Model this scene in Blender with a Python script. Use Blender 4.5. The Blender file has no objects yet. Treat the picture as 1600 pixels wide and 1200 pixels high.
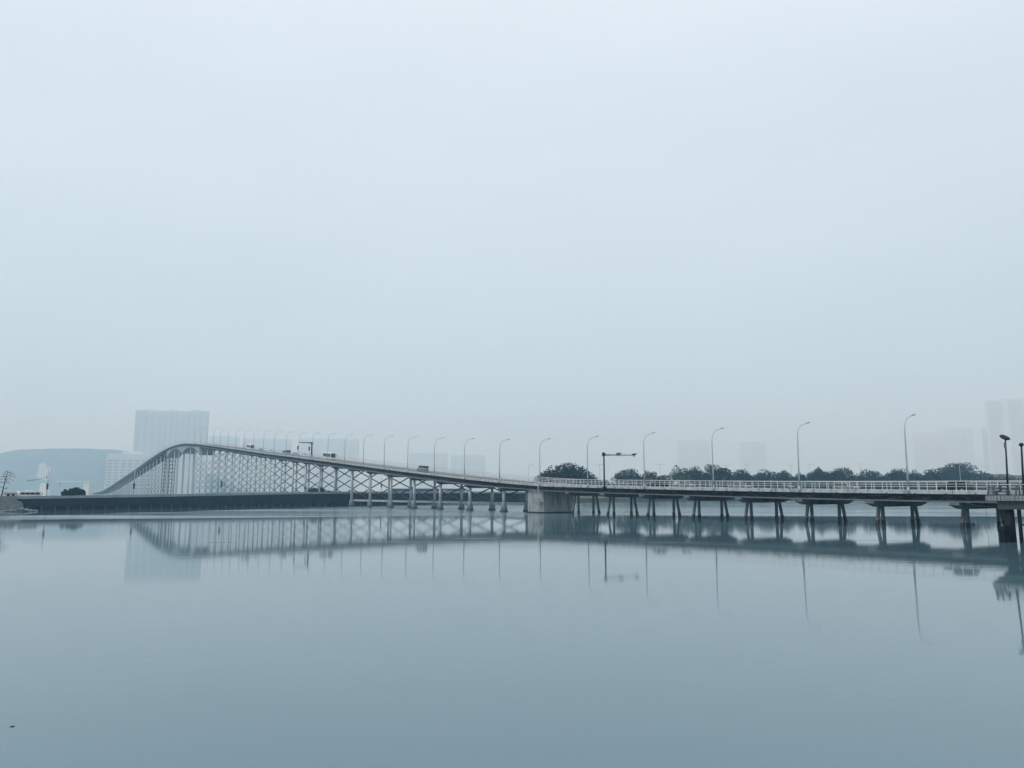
import bpy, math, random
import numpy as np
from mathutils import Vector, Matrix

# ------------------------------------------------------------------ camera, sky, sun, exposure
scene = bpy.context.scene
EYE = 5.3
PITCH = math.radians(8.07)
cam_data = bpy.data.cameras.new('camera')
cam_data.sensor_width = 36.0
cam_data.lens = 27.0
cam_data.clip_start = 0.3
cam_data.clip_end = 20000.0
cam = bpy.data.objects.new('camera', cam_data)
cam.location = (0, 0, EYE)
cam.rotation_euler = (math.pi / 2 + PITCH, 0, 0)
scene.collection.objects.link(cam)
scene.camera = cam

SUN_EL, SUN_AZ = math.radians(52), math.radians(-118)      # azimuth clockwise from +Y: behind the viewer's left shoulder
world = bpy.data.worlds.new('World')
scene.world = world
world.use_nodes = True
wn, wl = world.node_tree.nodes, world.node_tree.links
wn.clear()
sky_tex = wn.new('ShaderNodeTexSky')
sky_tex.sky_type = 'NISHITA'
sky_tex.sun_disc = False
sky_tex.sun_elevation = SUN_EL
sky_tex.sun_rotation = SUN_AZ
sky_tex.air_density = 1.0
sky_tex.dust_density = 4.0
sky_bg = wn.new('ShaderNodeBackground')
sky_bg.inputs['Strength'].default_value = 0.1
wl.new(sky_tex.outputs['Color'], sky_bg.inputs['Color'])
# the even cloud deck under that sky: a smooth overcast, the same all the way round
tc = wn.new('ShaderNodeTexCoord')
sep = wn.new('ShaderNodeSeparateXYZ')
wl.new(tc.outputs['Generated'], sep.inputs[0])
cloud_noise = wn.new('ShaderNodeTexNoise')
cloud_noise.inputs['Scale'].default_value = 2.2
cloud_noise.inputs['Detail'].default_value = 3.0
cmap = wn.new('ShaderNodeMapping')
cmap.inputs['Scale'].default_value = (1.0, 1.0, 3.2)
wl.new(tc.outputs['Generated'], cmap.inputs['Vector'])
wl.new(cmap.outputs['Vector'], cloud_noise.inputs['Vector'])
cn = wn.new('ShaderNodeMapRange')
cn.inputs['To Min'].default_value = 0.93
cn.inputs['To Max'].default_value = 1.07
wl.new(cloud_noise.outputs['Fac'], cn.inputs['Value'])
ramp = wn.new('ShaderNodeValToRGB')
ramp.color_ramp.elements[0].position = 0.0
ramp.color_ramp.elements[0].color = (0.56, 0.74, 0.85, 1)
ramp.color_ramp.elements[1].position = 0.62
ramp.color_ramp.elements[1].color = (0.855, 0.94, 1.025, 1)
wl.new(sep.outputs['Z'], ramp.inputs['Fac'])
cmul = wn.new('ShaderNodeVectorMath')
cmul.operation = 'SCALE'
wl.new(ramp.outputs['Color'], cmul.inputs[0])
wl.new(cn.outputs['Result'], cmul.inputs['Scale'])
cloud_bg = wn.new('ShaderNodeBackground')
cloud_bg.inputs['Strength'].default_value = 1.0
wl.new(cmul.outputs['Vector'], cloud_bg.inputs['Color'])
sky_mix = wn.new('ShaderNodeMixShader')
sky_mix.inputs['Fac'].default_value = 0.9
wl.new(sky_bg.outputs[0], sky_mix.inputs[1])
wl.new(cloud_bg.outputs[0], sky_mix.inputs[2])
wout = wn.new('ShaderNodeOutputWorld')
wl.new(sky_mix.outputs[0], wout.inputs['Surface'])

sun_data = bpy.data.lights.new('sun', 'SUN')
sun_data.energy = 1.1
sun_data.angle = math.radians(16)
sun_data.color = (1.0, 0.985, 0.96)
sun = bpy.data.objects.new('sun', sun_data)
sun_dir = Vector((math.sin(SUN_AZ) * math.cos(SUN_EL), math.cos(SUN_AZ) * math.cos(SUN_EL), math.sin(SUN_EL)))
sun.rotation_euler = (-sun_dir).to_track_quat('-Z', 'Y').to_euler()
sun.location = (0, 0, 400)
scene.collection.objects.link(sun)

scene.view_settings.view_transform = 'Standard'
scene.view_settings.look = 'None'
scene.view_settings.gamma = 1.0
scene.view_settings.exposure = 0.0
scene.view_settings.use_curve_mapping = False
scene.render.engine = 'CYCLES'
scene.cycles.use_denoising = True
scene.cycles.denoiser = 'OPENIMAGEDENOISE'
scene.cycles.max_bounces = 6
scene.cycles.volume_bounces = 2
scene.cycles.transparent_max_bounces = 6
scene.cycles.use_adaptive_sampling = True
scene.cycles.adaptive_threshold = 0.015

HAZE_DENSITY = 0.00035
HAZE_COLOR = (0.48, 0.79, 1.0, 1)

# ------------------------------------------------------------------ helpers
COL = scene.collection
rnd = random.Random(7)


def ray(px, py):
    """direction of the surveyed sight line through a point of the 1600 x 1200 frame"""
    a, b = (px - 800) / 1200.0, (600 - py) / 1200.0
    return Vector((a, math.cos(PITCH) - b * math.sin(PITCH), math.sin(PITCH) + b * math.cos(PITCH)))


def spot(px, py, Y):
    r = ray(px, py)
    return r * (Y / r.y) + Vector((0, 0, EYE))


def on_water(px, py, z=0.0):
    r = ray(px, py)
    return r * ((z - EYE) / r.z) + Vector((0, 0, EYE))


def mat(name, color, rough=0.8, metal=0.0, vary=0.18, scale=0.6, stain=None, stain_amt=0.0, bump=0.0, spec=0.4, stretch=None):
    m = bpy.data.materials.new(name)
    m.use_nodes = True
    n, l = m.node_tree.nodes, m.node_tree.links
    b = n['Principled BSDF']
    b.inputs['Roughness'].default_value = rough
    b.inputs['Metallic'].default_value = metal
    b.inputs['Specular IOR Level'].default_value = spec
    geo = n.new('ShaderNodeTexCoord')
    src = geo.outputs['Object']
    if stretch:
        mp = n.new('ShaderNodeMapping')
        mp.inputs['Scale'].default_value = stretch
        l.new(src, mp.inputs['Vector'])
        src = mp.outputs['Vector']
    no = n.new('ShaderNodeTexNoise')
    no.inputs['Scale'].default_value = scale
    no.inputs['Detail'].default_value = 6.0
    no.inputs['Roughness'].default_value = 0.65
    l.new(src, no.inputs['Vector'])
    r = n.new('ShaderNodeValToRGB')
    lo, hi = 1 - vary, 1 + vary
    r.color_ramp.elements[0].position = 0.28
    r.color_ramp.elements[1].position = 0.72
    r.color_ramp.elements[0].color = tuple(min(1, c * lo) for c in color[:3]) + (1,)
    r.color_ramp.elements[1].color = tuple(min(1, c * hi) for c in color[:3]) + (1,)
    l.new(no.outputs['Fac'], r.inputs['Fac'])
    out = r.outputs['Color']
    if stain:
        n2 = n.new('ShaderNodeTexNoise')
        n2.inputs['Scale'].default_value = scale * 2.3
        n2.inputs['Detail'].default_value = 5.0
        l.new(src, n2.inputs['Vector'])
        mr = n.new('ShaderNodeMapRange')
        mr.inputs['From Min'].default_value = 0.52
        mr.inputs['From Max'].default_value = 0.68
        mr.inputs['To Max'].default_value = stain_amt
        l.new(n2.outputs['Fac'], mr.inputs['Value'])
        mx = n.new('ShaderNodeMix')
        mx.data_type = 'RGBA'
        l.new(mr.outputs['Result'], mx.inputs['Factor'])
        l.new(out, mx.inputs['A'])
        mx.inputs['B'].default_value = tuple(stain) + (1,)
        out = mx.outputs['Result']
    l.new(out, b.inputs['Base Color'])
    if bump:
        bp = n.new('ShaderNodeBump')
        bp.inputs['Strength'].default_value = bump
        bp.inputs['Distance'].default_value = 0.05
        l.new(no.outputs['Fac'], bp.inputs['Height'])
        l.new(bp.outputs['Normal'], b.inputs['Normal'])
    return m


M = {
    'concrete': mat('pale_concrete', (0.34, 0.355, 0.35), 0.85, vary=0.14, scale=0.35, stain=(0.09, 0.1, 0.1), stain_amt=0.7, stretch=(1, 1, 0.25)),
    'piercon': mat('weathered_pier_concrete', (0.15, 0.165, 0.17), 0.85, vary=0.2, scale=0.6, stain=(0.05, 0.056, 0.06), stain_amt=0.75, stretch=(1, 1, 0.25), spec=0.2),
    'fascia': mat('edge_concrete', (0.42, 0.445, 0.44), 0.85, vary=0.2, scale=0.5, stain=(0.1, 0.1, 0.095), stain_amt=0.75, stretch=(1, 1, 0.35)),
    'girder': mat('shade_dark_girder', (0.02, 0.024, 0.034), 0.8, vary=0.45, scale=0.8, stain=(0.28, 0.3, 0.32), stain_amt=0.28, stretch=(1, 0.35, 1.6), spec=0.12),  # base darkened to paint in the overhang's shade; the pale blotches are stains
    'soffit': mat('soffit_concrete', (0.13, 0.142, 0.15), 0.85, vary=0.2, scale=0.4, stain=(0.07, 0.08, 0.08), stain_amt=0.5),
    'column': mat('white_column_paint', (0.56, 0.58, 0.58), 0.75, vary=0.08, scale=0.5, stain=(0.33, 0.34, 0.34), stain_amt=0.5, stretch=(1.5, 1.5, 0.15)),
    'tide': mat('tide_mark_black', (0.012, 0.013, 0.016), 0.55, vary=0.35, scale=2.0),
    'brace': mat('steel_brace_paint', (0.03, 0.036, 0.045), 0.6, vary=0.15, scale=1.0),
    'railpaint': mat('white_rail_paint', (0.62, 0.64, 0.64), 0.5, vary=0.07, scale=1.2, stain=(0.42, 0.42, 0.4), stain_amt=0.4),
    'asphalt': mat('worn_asphalt', (0.09, 0.092, 0.095), 0.9, vary=0.2, scale=0.2),
    'lamp': mat('galvanised_lamp_steel', (0.42, 0.45, 0.47), 0.5, metal=0.3, vary=0.1, scale=0.8),
    'lamphead': mat('lamp_head_grey', (0.12, 0.13, 0.15), 0.4, vary=0.1),
    'darkpaint': mat('dark_blue_black_paint', (0.01, 0.013, 0.022), 0.55, vary=0.2, scale=1.5, spec=0.2),
    'seawall': mat('algae_dark_seawall', (0.012, 0.022, 0.032), 0.8, vary=0.35, scale=0.3, stain=(0.03, 0.05, 0.06), stain_amt=0.4, stretch=(1, 1, 0.4), spec=0.12),
    'buttress': mat('buttress_concrete', (0.05, 0.066, 0.076), 0.85, vary=0.3, scale=1.0, spec=0.12),
    'parapet': mat('parapet_concrete', (0.27, 0.3, 0.31), 0.85, vary=0.18, scale=0.4),
    'stone': mat('quay_stone', (0.18, 0.19, 0.19), 0.9, vary=0.3, scale=0.7, bump=0.6),
    'rock': mat('rubble_rock', (0.22, 0.23, 0.22), 0.9, vary=0.35, scale=1.2, bump=0.7),
    'soil': mat('shore_soil', (0.12, 0.125, 0.11), 0.95, vary=0.3, scale=0.1),
    'bark': mat('tree_bark', (0.06, 0.055, 0.05), 0.9, vary=0.3, scale=1.5),
    'leafa': mat('dark_leaves', (0.008, 0.019, 0.017), 0.8, vary=0.5, scale=0.45, spec=0.12),
    'leafb': mat('mid_leaves', (0.018, 0.034, 0.029), 0.8, vary=0.5, scale=0.45, spec=0.12),
    'leafc': mat('pale_leaves', (0.07, 0.09, 0.06), 0.8, vary=0.45, scale=0.5, spec=0.12),
    'hill': mat('hill_woodland', (0.12, 0.112, 0.09), 0.95, vary=0.35, scale=0.012, spec=0.12),
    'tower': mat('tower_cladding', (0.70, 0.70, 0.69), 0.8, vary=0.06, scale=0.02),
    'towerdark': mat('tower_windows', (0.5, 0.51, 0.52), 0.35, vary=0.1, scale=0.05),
    'towerfar': mat('haze_paled_cladding', (0.82, 0.82, 0.81), 0.8, vary=0.04, scale=0.02),  # paled toward the haze colour: distance fading painted into the cladding
    'towermid': mat('haze_paled_windows', (0.62, 0.63, 0.64), 0.4, vary=0.06, scale=0.05),  # panes lifted the same way, haze painted into their tone
    'towerfarwin': mat('haze_faint_windows', (0.72, 0.73, 0.74), 0.4, vary=0.05, scale=0.05),  # palest panes, with the haze of the faintest blocks painted in
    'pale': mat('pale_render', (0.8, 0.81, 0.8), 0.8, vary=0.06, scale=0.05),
    'terrace': mat('terrace_concrete', (0.24, 0.255, 0.255), 0.85, vary=0.25, scale=1.0, stain=(0.03, 0.035, 0.035), stain_amt=1.0, stretch=(2.6, 2.6, 0.12)),
    'terracebeam': mat('terrace_beam_concrete', (0.05, 0.06, 0.062), 0.85, vary=0.2, scale=0.7),
    'pile': mat('wet_black_pile', (0.008, 0.01, 0.016), 0.6, vary=0.4, scale=1.3, stretch=(1, 1, 0.3), spec=0.12),
    'slat': mat('terrace_slat_paint', (0.11, 0.13, 0.14), 0.6, vary=0.15, scale=1.4),
    'handrail': mat('terrace_handrail', (0.55, 0.55, 0.56), 0.45, vary=0.1),
    'glass': mat('vehicle_glass', (0.012, 0.015, 0.018), 0.08, vary=0.1, spec=0.5),
    'tyre': mat('tyre_rubber', (0.015, 0.015, 0.016), 0.85, vary=0.2),
    'rim': mat('wheel_rim', (0.4, 0.41, 0.42), 0.35, metal=0.7, vary=0.1),
    'carblack': mat('black_car_paint', (0.01, 0.011, 0.014), 0.4, vary=0.1, spec=0.2),
    'carwhite': mat('white_car_paint', (0.74, 0.75, 0.75), 0.3, vary=0.04, spec=0.5),
    'carsilver': mat('silver_car_paint', (0.26, 0.28, 0.29), 0.3, metal=0.3, vary=0.05),
    'carblue': mat('slate_car_paint', (0.08, 0.11, 0.15), 0.3, vary=0.1),
    'lightlens': mat('headlight_lens', (0.7, 0.7, 0.7), 0.15, vary=0.05),
    'redlens': mat('tail_light_lens', (0.25, 0.02, 0.02), 0.2, vary=0.1),
    'skin': mat('skin', (0.36, 0.24, 0.18), 0.6, vary=0.1),
    'hair': mat('black_hair', (0.015, 0.013, 0.013), 0.6, vary=0.2),
    'jacket': mat('dark_jacket', (0.025, 0.024, 0.035), 0.85, vary=0.2),
    'bird': mat('bird_feathers', (0.08, 0.085, 0.09), 0.8, vary=0.2),
    'twig': mat('wet_twig', (0.035, 0.03, 0.026), 0.7, vary=0.3, scale=20),
    'pennant': mat('dark_pennant_cloth', (0.035, 0.035, 0.045), 0.9, vary=0.2),
}


def link(o, parent=None, label=None, category=None, group=None, kind=None):
    COL.objects.link(o)
    if parent is not None:
        o.parent = parent
    if label:
        o['label'] = label
    if category:
        o['category'] = category
    if group:
        o['group'] = group
    if kind:
        o['kind'] = kind
    return o


def thing(name, label, category, loc=(0, 0, 0), rot=(0, 0, 0), group=None):
    o = bpy.data.objects.new(name, None)
    o.location = loc
    o.rotation_euler = rot
    o.empty_display_size = 0.2
    return link(o, None, label, category, group)


class MB:
    def __init__(self):
        self.v, self.f, self.smooth = [], [], []

    def poly(self, verts, faces, smooth=False):
        b = len(self.v)
        self.v += [tuple(p) for p in verts]
        self.f += [tuple(b + i for i in q) for q in faces]
        self.smooth += [smooth] * len(faces)
        return self

    def box(self, x0, x1, y0, y1, z0, z1):
        vs = [(x, y, z) for z in (z0, z1) for y in (y0, y1) for x in (x0, x1)]
        return self.poly(vs, [(0, 2, 3, 1), (4, 5, 7, 6), (0, 1, 5, 4), (2, 6, 7, 3), (0, 4, 6, 2), (1, 3, 7, 5)])

    def bevel_box(self, x0, x1, y0, y1, z0, z1, b):
        """box with its vertical and top edges chamfered"""
        def ring(i, z):
            return [(x0 + i + b, y0 + i, z), (x1 - i - b, y0 + i, z), (x1 - i, y0 + i + b, z), (x1 - i, y1 - i - b, z),
                    (x1 - i - b, y1 - i, z), (x0 + i + b, y1 - i, z), (x0 + i, y1 - i - b, z), (x0 + i, y0 + i + b, z)]
        return self.rings([ring(0, z0), ring(0, z1 - b), ring(b * 0.9, z1)])

    def rings(self, rings, smooth=False, cap=True):
        n = len(rings[0])
        vs = [p for r in rings for p in r]
        fs = []
        for k in range(len(rings) - 1):
            for i in range(n):
                j = (i + 1) % n
                fs.append((k * n + i, k * n + j, (k + 1) * n + j, (k + 1) * n + i))
        sm = [smooth] * len(fs)
        if cap:
            fs.append(tuple(range(n - 1, -1, -1)))
            fs.append(tuple((len(rings) - 1) * n + i for i in range(n)))
            sm += [False, False]
        b = len(self.v)
        self.v += [tuple(p) for p in vs]
        self.f += [tuple(b + i for i in q) for q in fs]
        self.smooth += sm
        return self

    def tube(self, pts, radii, n=8, cap=True):
        pts = [Vector(p) for p in pts]
        if not isinstance(radii, (list, tuple)):
            radii = [radii] * len(pts)
        rs = []
        ref = None
        for i, p in enumerate(pts):
            d = (pts[min(i + 1, len(pts) - 1)] - pts[max(i - 1, 0)]).normalized()
            if ref is None:
                ref = Vector((0, 0, 1)) if abs(d.z) < 0.9 else Vector((1, 0, 0))
            a = d.cross(ref)
            if a.length < 1e-6:
                a = d.cross(Vector((0.3, 1, 0.2)))
            a.normalize()
            c = a.cross(d).normalized()
            ref = c
            rs.append([p + (a * math.cos(t) + c * math.sin(t)) * radii[i] for t in [2 * math.pi * k / n + math.pi / n for k in range(n)]])
        return self.rings(rs, smooth=n > 4, cap=cap)

    def bar(self, a, b, w, h=None):
        """square or rectangular bar between two points, h across the vertical"""
        a, b = Vector(a), Vector(b)
        h = w if h is None else h
        d = (b - a).normalized()
        ref = Vector((0, 0, 1)) if abs(d.z) < 0.95 else Vector((0, 1, 0))
        s = d.cross(ref).normalized() * (w / 2)
        t = s.cross(d).normalized() * (h / 2)
        return self.rings([[p - s - t, p + s - t, p + s + t, p - s + t] for p in (a, b)])

    def prism(self, profile, axis, lo, hi):
        """extrude a closed 2-D profile along an axis: 'x' gives (y,z) profiles, 'y' gives (x,z), 'z' gives (x,y)"""
        def at(p, t):
            return {'x': (t, p[0], p[1]), 'y': (p[0], t, p[1]), 'z': (p[0], p[1], t)}[axis]
        return self.rings([[at(p, lo) for p in profile], [at(p, hi) for p in profile]])

    def mesh(self, name, material):
        me = bpy.data.meshes.new(name)
        me.from_pydata(self.v, [], self.f)
        me.polygons.foreach_set('use_smooth', self.smooth)
        me.materials.append(material)
        me.update()
        import bmesh
        bm = bmesh.new()
        bm.from_mesh(me)
        bmesh.ops.recalc_face_normals(bm, faces=bm.faces)
        bm.to_mesh(me)
        bm.free()
        return me

    def build(self, name, material, parent=None, **tags):
        o = bpy.data.objects.new(name, self.mesh(name, material))
        return link(o, parent, **tags)


def put(name, me, parent=None, loc=(0, 0, 0), rot=(0, 0, 0), **tags):
    o = bpy.data.objects.new(name, me)
    o.location = loc
    o.rotation_euler = rot
    return link(o, parent, **tags)


# ------------------------------------------------------------------ water
def make_water():
    m = bpy.data.materials.new('calm_estuary_water')
    m.use_nodes = True
    n, l = m.node_tree.nodes, m.node_tree.links
    b = n['Principled BSDF']
    b.inputs['Base Color'].default_value = (0.09, 0.17, 0.2, 1)
    b.inputs['IOR'].default_value = 1.6
    geo = n.new('ShaderNodeNewGeometry')
    sp = n.new('ShaderNodeSeparateXYZ')
    l.new(geo.outputs['Position'], sp.inputs[0])

    def mth(op, a, c=None, clamp=False):
        q = n.new('ShaderNodeMath')
        q.operation = op
        q.use_clamp = clamp
        for i, v in enumerate((a, c)):
            if v is None:
                continue
            if isinstance(v, (int, float)):
                q.inputs[i].default_value = v
            else:
                l.new(v, q.inputs[i])
        return q.outputs[0]

    def noise(scale, sx, sy, detail=3.0):
        mp = n.new('ShaderNodeMapping')
        mp.inputs['Scale'].default_value = (sx, sy, 1)
        l.new(geo.outputs['Position'], mp.inputs['Vector'])
        t = n.new('ShaderNodeTexNoise')
        t.inputs['Scale'].default_value = scale
        t.inputs['Detail'].default_value = detail
        l.new(mp.outputs['Vector'], t.inputs['Vector'])
        return t.outputs['Fac']

    X, Y = sp.outputs['X'], sp.outputs['Y']
    wob = mth('MULTIPLY', mth('SUBTRACT', noise(1.0, 0.012, 0.05), 0.5), 9.0)
    low = mth('SUBTRACT', 177.0, mth('MULTIPLY', mth('MAXIMUM', mth('SUBTRACT', -24.0, X), 0.0), 0.33))
    m1 = mth('DIVIDE', mth('ADD', mth('SUBTRACT', Y, low), wob), 3.0, True)
    lee = mth('SUBTRACT', mth('SUBTRACT', Y, 184.0), mth('MULTIPLY', mth('ADD', X, 113.0), 2.2))
    lee = mth('DIVIDE', lee, 8.0, True)
    streak = mth('MULTIPLY', mth('SUBTRACT', noise(1.0, 0.006, 0.09, 4.0), 0.40), 7.0, True)
    rip = mth('MULTIPLY', mth('MULTIPLY', m1, mth('SUBTRACT', 1.0, lee)), mth('ADD', 0.3, mth('MULTIPLY', streak, 0.7)))
    # cat's-paws: long thin patches of wind ripple lying on the calm water in front of the bridge
    for cx, cy, rx, ry in ((-31.5, 84.5, 3.0, 0.5), (-12.0, 85.5, 8.0, 0.42), (-4.0, 92.0, 4.0, 0.5), (16.0, 84.0, 6.0, 0.35), (40.0, 88.0, 7.0, 0.35)):
        dx = mth('DIVIDE', mth('SUBTRACT', X, cx), rx)
        dy = mth('DIVIDE', mth('SUBTRACT', Y, cy), ry)
        d2 = mth('ADD', mth('MULTIPLY', dx, dx), mth('MULTIPLY', dy, dy))
        rip = mth('MAXIMUM', rip, mth('MULTIPLY', mth('SUBTRACT', 1.0, d2, True), 0.8))
    soft = mth('MULTIPLY', mth('SUBTRACT', noise(1.0, 0.01, 0.04), 0.45), 0.04)
    rough = mth('ADD', mth('MULTIPLY', rip, 0.18), mth('ADD', 0.04, mth('MAXIMUM', soft, 0.0)))
    l.new(rough, b.inputs['Roughness'])
    h = mth('ADD', mth('MULTIPLY', noise(1.0, 0.35, 0.9, 2.0), 1.0), mth('MULTIPLY', noise(1.0, 2.0, 4.5, 2.0), 0.16))
    bp = n.new('ShaderNodeBump')
    bp.inputs['Strength'].default_value = 1.0
    bp.inputs['Distance'].default_value = 0.003
    l.new(h, bp.inputs['Height'])
    l.new(bp.outputs['Normal'], b.inputs['Normal'])
    g = MB()
    nx, ny = 24, 24
    xs = [-5600 + 11200 * i / nx for i in range(nx + 1)]
    ys = [-350 + 6350 * j / ny for j in range(ny + 1)]
    g.poly([(x, y, 0) for y in ys for x in xs], [(j * (nx + 1) + i, j * (nx + 1) + i + 1, (j + 1) * (nx + 1) + i + 1, (j + 1) * (nx + 1) + i) for j in range(ny) for i in range(nx)])
    g.build('water', m, kind='structure', label='calm grey blue estuary water mirroring the bridge', category='water')


make_water()

# ------------------------------------------------------------------ hills, far land
def hill(name, x0, x1, y0, y1, height, nx=60, ny=16, seed=1, label=''):
    r = np.random.RandomState(seed)
    ph = r.uniform(0, 6.28, 12)
    fr = r.uniform(0.008, 0.06, 12)
    g = MB()
    vs = []
    for j in range(ny + 1):
        for i in range(nx + 1):
            a, t = i / nx, j / ny
            x = x0 + (x1 - x0) * a
            y = y0 + (y1 - y0) * t
            base = height(a) * math.sin(math.pi * min(1, max(0.0, t))) ** 0.8
            bump = sum(math.sin(x * fr[k] + ph[k]) * math.cos(y * fr[k] * 1.3 + ph[k]) for k in range(12)) * 0.35
            tree = r.uniform(-1, 1) * (1.1 + height(0.6) * 0.018)
            vs.append((x, y, max(-0.6, base + (bump + tree) * min(1, base / 12))))
    fs = [(j * (nx + 1) + i, j * (nx + 1) + i + 1, (j + 1) * (nx + 1) + i + 1, (j + 1) * (nx + 1) + i) for j in range(ny) for i in range(nx)]
    g.poly(vs, fs, smooth=True)
    return g.build(name, M['hill'], kind='structure', label=label, category='hill')


def far_hill_height(a):
    # low at the open end, a long flat back, dropping behind the apartment towers
    keys = [(0, 82), (0.16, 142), (0.30, 176), (0.42, 217), (0.52, 243), (0.60, 248), (0.70, 242), (0.8, 208), (0.9, 126), (1, 10)]
    for (a0, h0), (a1, h1) in zip(keys, keys[1:]):
        if a <= a1:
            t = (a - a0) / (a1 - a0)
            t = t * t * (3 - 2 * t)
            return h0 + (h1 - h0) * t
    return 0


hill('hill', -3900, -1520, 3850, 4730, far_hill_height, nx=260, label='long wooded hill fading into haze beyond the causeway')
hill('wooded_rise', 300, 640, 690, 860, lambda a: 24 * math.sin(math.pi * a) ** 0.6, nx=60, ny=10, seed=5, label='low dark wooded rise behind the shore trees')

# ------------------------------------------------------------------ causeway and shore land
CW = [(-260, 801.5), (-80, 799.8), (50, 798.0), (240, 795.0), (400, 792.0), (475, 790.6), (570, 789.2), (690, 787.6), (850, 786.4)]
CWT = [4.0, 4.2, 4.4, 4.8, 5.4, 5.7, 5.9, 6.05, 5.9]
cw_pts = [on_water(x, y) for x, y in CW]


def normal_back(pts, i):
    a, b = pts[max(0, i - 1)], pts[min(len(pts) - 1, i + 1)]
    d = (b - a).normalized()
    nrm = Vector((-d.y, d.x, 0))
    return nrm if nrm.y > 0 else -nrm


def along(pts, tops, step):
    """walk the wall line: yields point, direction, top height"""
    out = []
    carry = 0.0
    for i in range(len(pts) - 1):
        a, b = pts[i], pts[i + 1]
        L = (b - a).length
        d = (b - a) / L
        t = carry
        while t < L:
            out.append((a + d * t, d, tops[i] + (tops[i + 1] - tops[i]) * t / L))
            t += step
        carry = t - L
    return out


g = MB()
n_ = len(cw_pts)
front = [p + normal_back(cw_pts, i) * 0.9 for i, p in enumerate(cw_pts)]
back = [p + normal_back(cw_pts, i) * 26 for i, p in enumerate(cw_pts)]
vs = []
for i in range(n_):
    zt = CWT[i] - 1.0
    vs += [(front[i].x, front[i].y, -1.0), (front[i].x, front[i].y, zt), (back[i].x, back[i].y, zt), (back[i].x, back[i].y, -1.0)]
fs = []
for i in range(n_ - 1):
    for k in range(3):
        fs.append((i * 4 + k, i * 4 + 4 + k, i * 4 + 5 + k, i * 4 + 1 + k))
g.poly(vs, fs)
g.build('causeway_road', M['asphalt'], kind='structure', label='flat road running along the top of the dark causeway', category='road')

wall = thing('seawall', 'long dark algae stained seawall carrying the causeway road', 'seawall')
g, gp, gl = MB(), MB(), MB()
for i in range(n_ - 1):
    a, b = cw_pts[i], cw_pts[i + 1]
    na, nb = normal_back(cw_pts, i), normal_back(cw_pts, i + 1)
    za, zb = CWT[i], CWT[i + 1]

    def strip(mb, oa, ob, la, lb, ha, hb):
        p = [a + na * oa, b + nb * oa, b + nb * ob, a + na * ob]
        lo = [la, lb, lb, la]
        hi = [ha, hb, hb, ha]
        mb.rings([[(q.x, q.y, z) for q, z in zip(p, lo)], [(q.x, q.y, z) for q, z in zip(p, hi)]])
    strip(gl, 0.75, 1.2, -1.0, -1.0, 1.25, 1.25)                   # recessed lower face between the buttresses
    strip(g, 0.1, 1.3, 1.25, 1.25, za - 0.85, zb - 0.85)           # upper face
    L_ = (b - a).length
    k_ = max(1, round(L_ / 6.0))
    for j_ in range(k_):                                           # parapet, panel by panel
        t0_, t1_ = j_ / k_, (j_ + 1) / k_ - 0.12 / (L_ / k_) / k_
        dz_ = rnd.uniform(-0.05, 0.04)
        pp = [a.lerp(b, t0_) + na * -0.1, a.lerp(b, t1_) + na * -0.1, a.lerp(b, t1_) + na * 0.35, a.lerp(b, t0_) + na * 0.35]
        zz = [za + (zb - za) * t0_, za + (zb - za) * t1_, za + (zb - za) * t1_, za + (zb - za) * t0_]
        pb = MB()
        pb.rings([[(q.x, q.y, z - 0.86) for q, z in zip(pp, zz)], [(q.x, q.y, z + dz_) for q, z in zip(pp, zz)]])
        pb.build('parapet_panel', M['parapet'], wall)
g.build('wall_face', M['seawall'], wall)
gl.build('wall_recess', M['seawall'], wall)
g = MB()
g.box(-0.22, 0.22, -0.05, 0.9, -1.0, 1.26)
butt = g.mesh('buttress', M['buttress'])
for p, d, zt in along(cw_pts, CWT, 3.7):
    if -170 < p.x < 30:
        put('buttress', butt, wall, (p.x, p.y, 0), (0, 0, math.atan2(d.y, d.x)))
g = MB()
g.box(-0.3, 0.3, 0.05, 0.3, 2.6, 3.3)
hole = g.mesh('drain_hole', M['darkpaint'])
for p, d, zt in along(cw_pts, CWT, 4.1):
    if p.x > -40:
        put('drain_hole', hole, wall, (p.x, p.y, 0), (0, 0, math.atan2(d.y, d.x)))

# shore land on the far side of the water, right of the causeway
SH = [(850, 786.4), (905, 785.6), (950, 784.6), (1050, 783.4), (1200, 782.6), (1400, 782.2), (1700, 782.0), (2100, 782.0)]
sh_pts = [on_water(x, y) for x, y in SH]
g = MB()
vs = []
for i, p in enumerate(sh_pts):
    q = p + Vector((0.06, 1, 0)) * 260
    vs += [(p.x, p.y, -1), (p.x, p.y + 0.8, 2.3), (p.x, p.y + 9, 3.2), (q.x, q.y, 3.4), (q.x, q.y, -1)]
fs = []
for i in range(len(sh_pts) - 1):
    for k in range(4):
        fs.append((i * 5 + k, i * 5 + 5 + k, i * 5 + 6 + k, i * 5 + 1 + k))
fs.append((0, 1, 2, 3, 4))
g.poly(vs, fs)
g.build('shore_land', M['soil'], kind='structure', label='low far shore under the row of trees', category='shore')

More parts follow.
